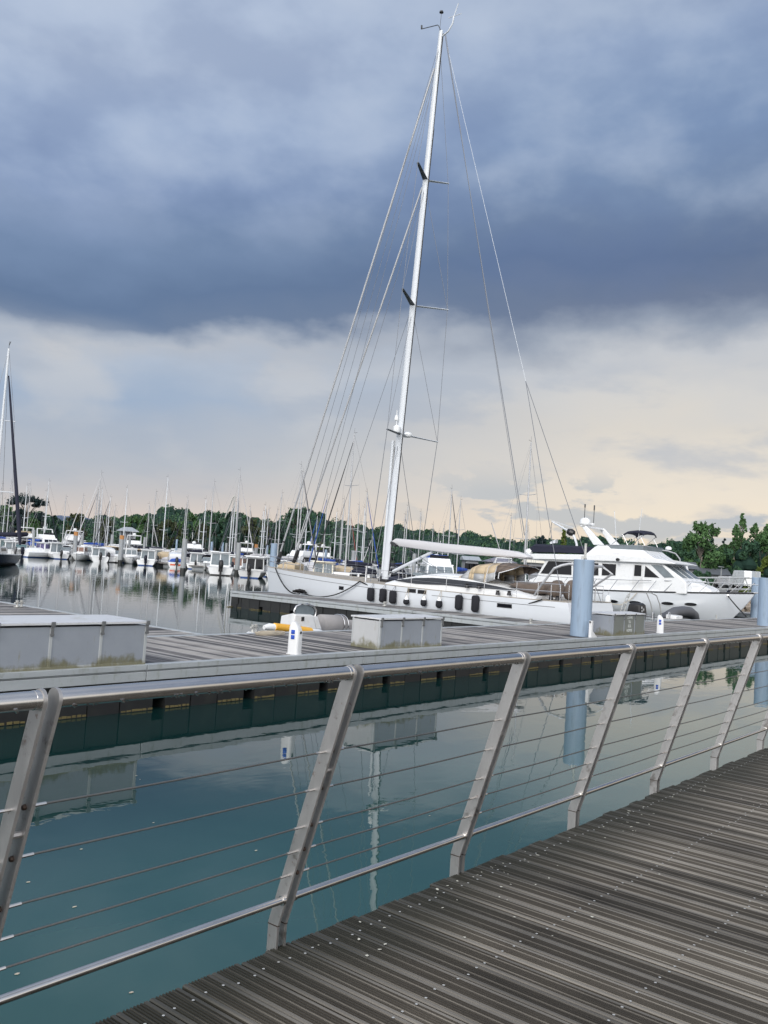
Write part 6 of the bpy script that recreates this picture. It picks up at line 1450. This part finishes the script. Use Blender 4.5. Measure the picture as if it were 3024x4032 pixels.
RIGHT = [(3000, 2098, 119, 150, 'leafgreen', 'round', 'bushy green tree directly above the right hand piles', 'broadleaf_tree', 1.0, 'bark', .1), (2888, 2122, 124, 110, 'leafgreen', 'round', 'bushy green tree under the shorter wispy tree', 'broadleaf_tree', 1.0, 'bark', .1), (2660, 2126, 150, 110, 'leafforest', 'round', 'rounded dark green tree above the curved steel hoop arch', 'broadleaf_tree', 1.0, 'bark', .1), (2765, 2052, 118, 170, 'leafgreen', 'round', 'spreading tree with pale forked trunk right of the motor yacht', 'broadleaf_tree', .75, 'barkpale', .30), (2804, 2064, 150, 36, 'leafdark', 'poplar', 'narrow dark poplar behind the spreading tree', 'poplar', 1.0, 'bark', .2), (2852, 2112, 165, 40, 'leafpine', 'cone', 'small dark conifer in the gap right of the spreading tree', 'conifer', 1.0, 'bark', .2), (2925, 2025, 125, 62, 'leafgreen', 'poplar', 'tall wispy poplar above the white van', 'poplar', .42, 'barkpale', .2), (2898, 2068, 122, 50, 'leafgreen', 'poplar', 'shorter wispy tree left of the tall poplar', 'poplar', .42, 'barkpale', .2), (2975, 2062, 122, 70, 'leafgreen', 'poplar', 'wispy tree right of the tall poplar', 'poplar', .45, 'barkpale', .2), (3022, 2066, 120, 70, 'leafgreen', 'poplar', 'wispy tree cut by the right edge of the photo', 'poplar', .45, 'barkpale', .2), (2940, 2120, 116, 150, 'leafforest', 'round', 'broad dark green tree below the wispy poplars', 'broadleaf_tree', 1.0, 'bark', .1), (2850, 2150, 128, 130, 'leafgreen', 'round', 'green tree between the spreading tree and the van', 'broadleaf_tree', 1.0, 'bark', .1), (2700, 2155, 132, 110, 'leafforest', 'round', 'dark tree behind the curved bow of the motor yacht roof', 'broadleaf_tree', 1.0, 'bark', .1), (3020, 2190, 110, 80, 'leafyellow', 'round', 'yellow green shrub behind the right hand piles', 'shrub', 1.0, 'bark', .05), (2760, 2252, 108, 110, 'leafforest', 'round', 'low clipped shrub at the foot of the spreading tree', 'shrub', 1.0, 'bark', .05), (2600, 2190, 140, 120, 'leafforest', 'round', 'dark shrubby tree behind the flybridge of the motor yacht', 'broadleaf_tree', 1.0, 'bark', .1), (2500, 2195, 150, 110, 'leafforest', 'round', 'dark tree seen through the legs of the radar arch', 'broadleaf_tree', 1.0, 'bark', .1), (2940, 2318, 92, 70, 'leafyellow', 'round', 'small yellowish shrub on the rocks behind the bow rail', 'shrub', 1.0, 'bark', .05)]
for k, (px, yt_, D, w, lf, shp, lb, nm, dn, bk, cb_) in enumerate(RIGHT):
    tree(lb, px, yt_, D, w, lf, shp, 1.4 if yt_ < 2300 else .9, nm, 'trees on the right shore', bk, dn, .26 if shp == 'poplar' else .28, 50 + k, cb_)
# near right bank with rocks
mb = MB(); rows = []
for D, z in ((88, -.5), (91, 1.2), (100, 1.4), (140, 1.6), (200, 2.0)):
    rows.append([V((*atD(px, hor(px), D + (0 if px > 2650 else (2650 - px) * .12)).xy, z)) for px in range(2400, 3700, 60)])
tag(mb.loft(rows, 0, False, False).build('right_bank', 'land', smooth=0), 'low bank with bushes behind the motor yacht bow', 'land', kind='structure')
M['rock'] = pbr('warm_grey_rock', (.30, .25, .20), .9, var=.35, scale=1.2, bump=.6, bscale=3)
rk = random.Random(4); fm = MB()
for k in range(90):
    px = rk.uniform(2880, 3060); f = rk.random(); D = 86 + 4 * f
    q = atD(px, hor(px), D); s = rk.uniform(.25, .6); c = V((q.x, q.y, .1 + 1.1 * f + rk.uniform(0, .5)))
    rings = []; 
    for i in range(1, 5):
        thh = pi * i / 5; rings.append([c + V((s * 1.3 * sin(thh) * cos(a), s * sin(thh) * sin(a), s * .8 * cos(thh))) * 1.0 + V((rk.uniform(-.12, .12), rk.uniform(-.12, .12), rk.uniform(-.08, .08))) for a in [2 * pi * j / 6 for j in range(6)]])
    fm.loft(rings)
tag(fm.build('rock_armour', 'rock', smooth=0), 'heap of brownish rocks lining the bank by the right piles', 'rocks', kind='stuff')
# pavilion with hipped roof, sheds, houses
def house(label, px, ytop, ybase, D, wpx, dep, rz, roofm, wallm, hip=True, posts=False, wh=2.4, name='house'):
    b = gd(px, D); W_ = wpx * D / 3500; zt = atD(px, ytop, D).z; ze = atD(px, ybase, D).z
    r = thing(name, label, 'building', (b.x, b.y, 1.2), rz); zt -= 1.2; ze -= 1.2; e = .5
    mb = MB(); x, y = W_ / 2, dep / 2
    if hip: mb.add([(-x, -y, ze), (x, -y, ze), (x, y, ze), (-x, y, ze), (-x * .35, 0, zt), (x * .35, 0, zt), (-x, -y, ze - .15), (x, -y, ze - .15), (x, y, ze - .15), (-x, y, ze - .15)], [(0, 1, 5, 4), (1, 2, 5), (2, 3, 4, 5), (3, 0, 4), (6, 7, 1, 0), (7, 8, 2, 1), (8, 9, 3, 2), (9, 6, 0, 3), (9, 8, 7, 6)])
    else: mb.add([(-x, -y, ze), (x, -y, ze), (x, y, ze), (-x, y, ze), (-x, 0, zt), (x, 0, zt)], [(0, 1, 5, 4), (2, 3, 4, 5), (0, 4, 3), (1, 2, 5), (3, 2, 1, 0)])
    mb.build('roof', roofm, r, smooth=0)
    if posts:
        for sx in (-1, -.33, .33, 1):
            for sy in (-1, 1):
                mb = MB(); mb.box((sx * (x - .7) - .1, sy * (y - .7) - .1, -.5), (sx * (x - .7) + .1, sy * (y - .7) + .1, ze - .15)); mb.build('post', 'rooflight', r, smooth=0)
        mb = MB(); mb.box((-x * .6, -y * .5, -.5), (x * .6, y * .5, ze - .15)); mb.build('wall', wallm, r, smooth=0)
    else:
        mb = MB(); mb.box((-x + e, -y + e, -.6), (x - e, y - e, ze - .02)); w = mb.build('wall', wallm, r, smooth=0)
        for k in range(3):
            mb = MB(); cx_ = -x + e + (2 * x - 2 * e) * (k + .5) / 3; mb.box((cx_ - .6, -y + e - .03, ze - 1.7), (cx_ + .6, -y + e + .02, ze - .6)); mb.build('window', 'glass', w, smooth=0)
    return r
house('small pavilion with pale hipped roof on posts among the trees', 500, 2075, 2090, 178, 84, 5, bearing(500) - pi / 2, 'rooflight', 'render', True, True, name='pavilion')
M['barge'] = pbr('lilac_grey_sheeting', (.16, .16, .20), .6, var=.2)
for k, (px, yt_, yb_, D, w, hip, rm, lb) in enumerate(((1850, 2190, 2206, 170, 70, False, 'rooflight', 'pale gabled shed under the middle of the boom'), (1965, 2196, 2212, 165, 120, True, 'barge', 'long lilac grey roofed shed under the end of the boom'), (2100, 2200, 2216, 160, 80, False, 'cream', 'cream shed behind the aft cabin of the motor yacht'), (2700, 2212, 2240, 112, 70, False, 'roofgrey', 'dark gabled roof beside the curved roof of the motor yacht'), (2800, 2238, 2262, 116, 120, False, 'roofgrey', 'dark slate roof under the spreading tree'), (2880, 2240, 2262, 118, 50, False, 'roofgrey', 'small dark gabled roof left of the white van'))):
    house(lb, px, yt_, yb_, D, w, 5, bearing(px) - pi / 2 + rad(12), rm, 'render', hip, name='shed')
# white vans parked on the bank, lamp post, sign, ramp, second pair of arches
def van(label, px, py, D, L, Hh, rz, mat='white'):
    q = atD(px, py, D); r = thing('parked_van', label, 'van', (q.x, q.y, q.z), rz)
    prof_ = [(-L / 2, .35), (-L / 2, Hh * .95), (-L / 2 + .15, Hh), (L * .22, Hh), (L * .36, Hh * .58), (L * .48, Hh * .48), (L / 2, Hh * .38), (L / 2, .35)]
    mb = MB(); mb.loft([[V((x, y, z)) for x, z in prof_] for y in (-.9, -.82, .82, .9)]); b = mb.build('body', mat, r, smooth=0, bevel=.06)
    mb = MB(); mb.prism([(L * .225, -.91, Hh * .92), (L * .225, -.91, Hh * .58), (L * .345, -.91, Hh * .58)], (0, .02, 0)); mb.prism([(-.02 * L, -.91, Hh * .90), (L * .20, -.91, Hh * .90), (L * .20, -.91, Hh * .58), (-.02 * L, -.91, Hh * .58)], (0, .02, 0)); mb.build('window', 'glass', r, smooth=0)
    for x in (-L * .32, L * .32):
        for y in (-.88, .70):
            mb = MB(); mb.lathe([(0, 0), (.32, .0), (.34, .05), (.34, .16), (0, .18)], (x, y, .34), 14, axis=(0, 1, 0)); w = mb.build('wheel', 'black', r, smooth=40)
            mb = MB(); mb.lathe([(0, -.012), (.19, -.01), (.19, .01), (0, .01)], (x, y, .34), 10, axis=(0, 1, 0)); mb.build('hub', 'galv', w)
    return r
van('white van parked on the bank, behind the bow rail of the motor yacht', 2930, 2318, 100, 4.6, 2.0, bearing(2930) + rad(20))
van('low pale car left of the white van on the bank', 2868, 2316, 106, 4.0, 1.4, bearing(2868) + rad(25), 'greycloth')
q = atD(2838, 2290, 110); zt = atD(2838, 2232, 110).z
r = thing('street_lamp', 'slim street lamp with flat head on the bank under the spreading tree', 'street lamp', (q.x, q.y, 1.4)); mb = MB(); mb.tube([V((0, 0, 0)), V((0, 0, zt - 1.4))], .07, 8); mb.build('post', 'pilegrey', r); mb = MB(); mb.box((-.7, -.15, zt - 1.45), (.7, .15, zt - 1.36)); mb.build('lamp_head', 'pilegrey', r, bevel=.02)
q = atD(2975, 2300, 80); zt = atD(2975, 2252, 80).z
r = thing('notice_sign', 'grey notice sign on a post left of the right hand piles', 'sign', (q.x, q.y, .9)); mb = MB(); mb.tube([V((0, 0, 0)), V((0, 0, zt - .9))], .05, 8); mb.build('post', 'galv', r)
c, s = cos(bearing(2975) - pi / 2), sin(bearing(2975) - pi / 2)
mb = MB(); mb.box((-.34, -.03, zt - 1.75), (.34, .03, zt - .85)); o = mb.build('panel', 'rooflight', r, smooth=0); o.rotation_euler.z = bearing(2975) - pi / 2
# access ramp with lattice sides behind the bow
r = thing('access_ramp', 'grey lattice sided access ramp behind the bow rail of the motor yacht', 'ramp', tuple(gd(2820, 84)))
a0, b0 = atD(2650, 2318, 84), atD(2990, 2322, 82); off = V((0, 0, 1.05))
for nm, sh in (('side_truss', V((0, 0, 0))), ('side_truss', V((.9, 1.2, 0)))):
    mb = MB(); mb.tube([a0 + sh, b0 + sh], .05, 6); mb.tube([a0 + sh + off, b0 + sh + off], .055, 6); n = 9
    for k in range(n): mb.tube([a0.lerp(b0, k / n) + sh, a0.lerp(b0, (k + .5) / n) + sh + off], .03, 5); mb.tube([a0.lerp(b0, (k + .5) / n) + sh + off, a0.lerp(b0, (k + 1) / n) + sh], .03, 5)
    wb(mb, nm, 'pilegrey', r)
mb = MB(); mb.prism([a0 - off * .06, b0 - off * .06, b0 - off * .06 + V((.9, 1.2, 0)), a0 - off * .06 + V((.9, 1.2, 0))], (0, 0, .06)); wb(mb, 'walkway_deck', 'galv', r)
# cruiser with steel hoop arch beyond the motor yacht
cz_ = flycruiser('navy covered cruiser with tall steel hoop arch beyond the motor yacht bow', gd(2640, 84), bearing(2640) + rad(100), L=10, B=3.4, cover='navycloth', arch=False, dome=False, group=None)
inv = (Matrix.Translation(cz_.location) @ Matrix.Rotation(cz_.rotation_euler.z, 4, 'Z')).inverted()
for dd in (83, 85.5):
    mb = MB(); mb.tube([inv @ atD(x, y, dd) for x, y in ((2545, 2176), (2560, 2168), (2590, 2165), (2630, 2170), (2660, 2180), (2676, 2200), (2682, 2232), (2684, 2260))], .07, 8); mb.build('hoop_arch', 'alu', cz_, smooth=60)
mb = MB(); mb.lathe([(0, 0), (.28, .03), (.3, .2), (.2, .32), (0, .36)], inv @ atD(2632, 2166, 84), 12); mb.build('radar_dome', 'white', cz_, smooth=60)
mb = MB(); mb.tube([inv @ atD(2640, 2215, 78), inv @ atD(2680, 2218, 78), inv @ atD(2702, 2228, 78), inv @ atD(2708, 2250, 78), inv @ atD(2708, 2300, 78)], .10, 8); mb.build('hoop_arch', 'white', cz_, smooth=60)
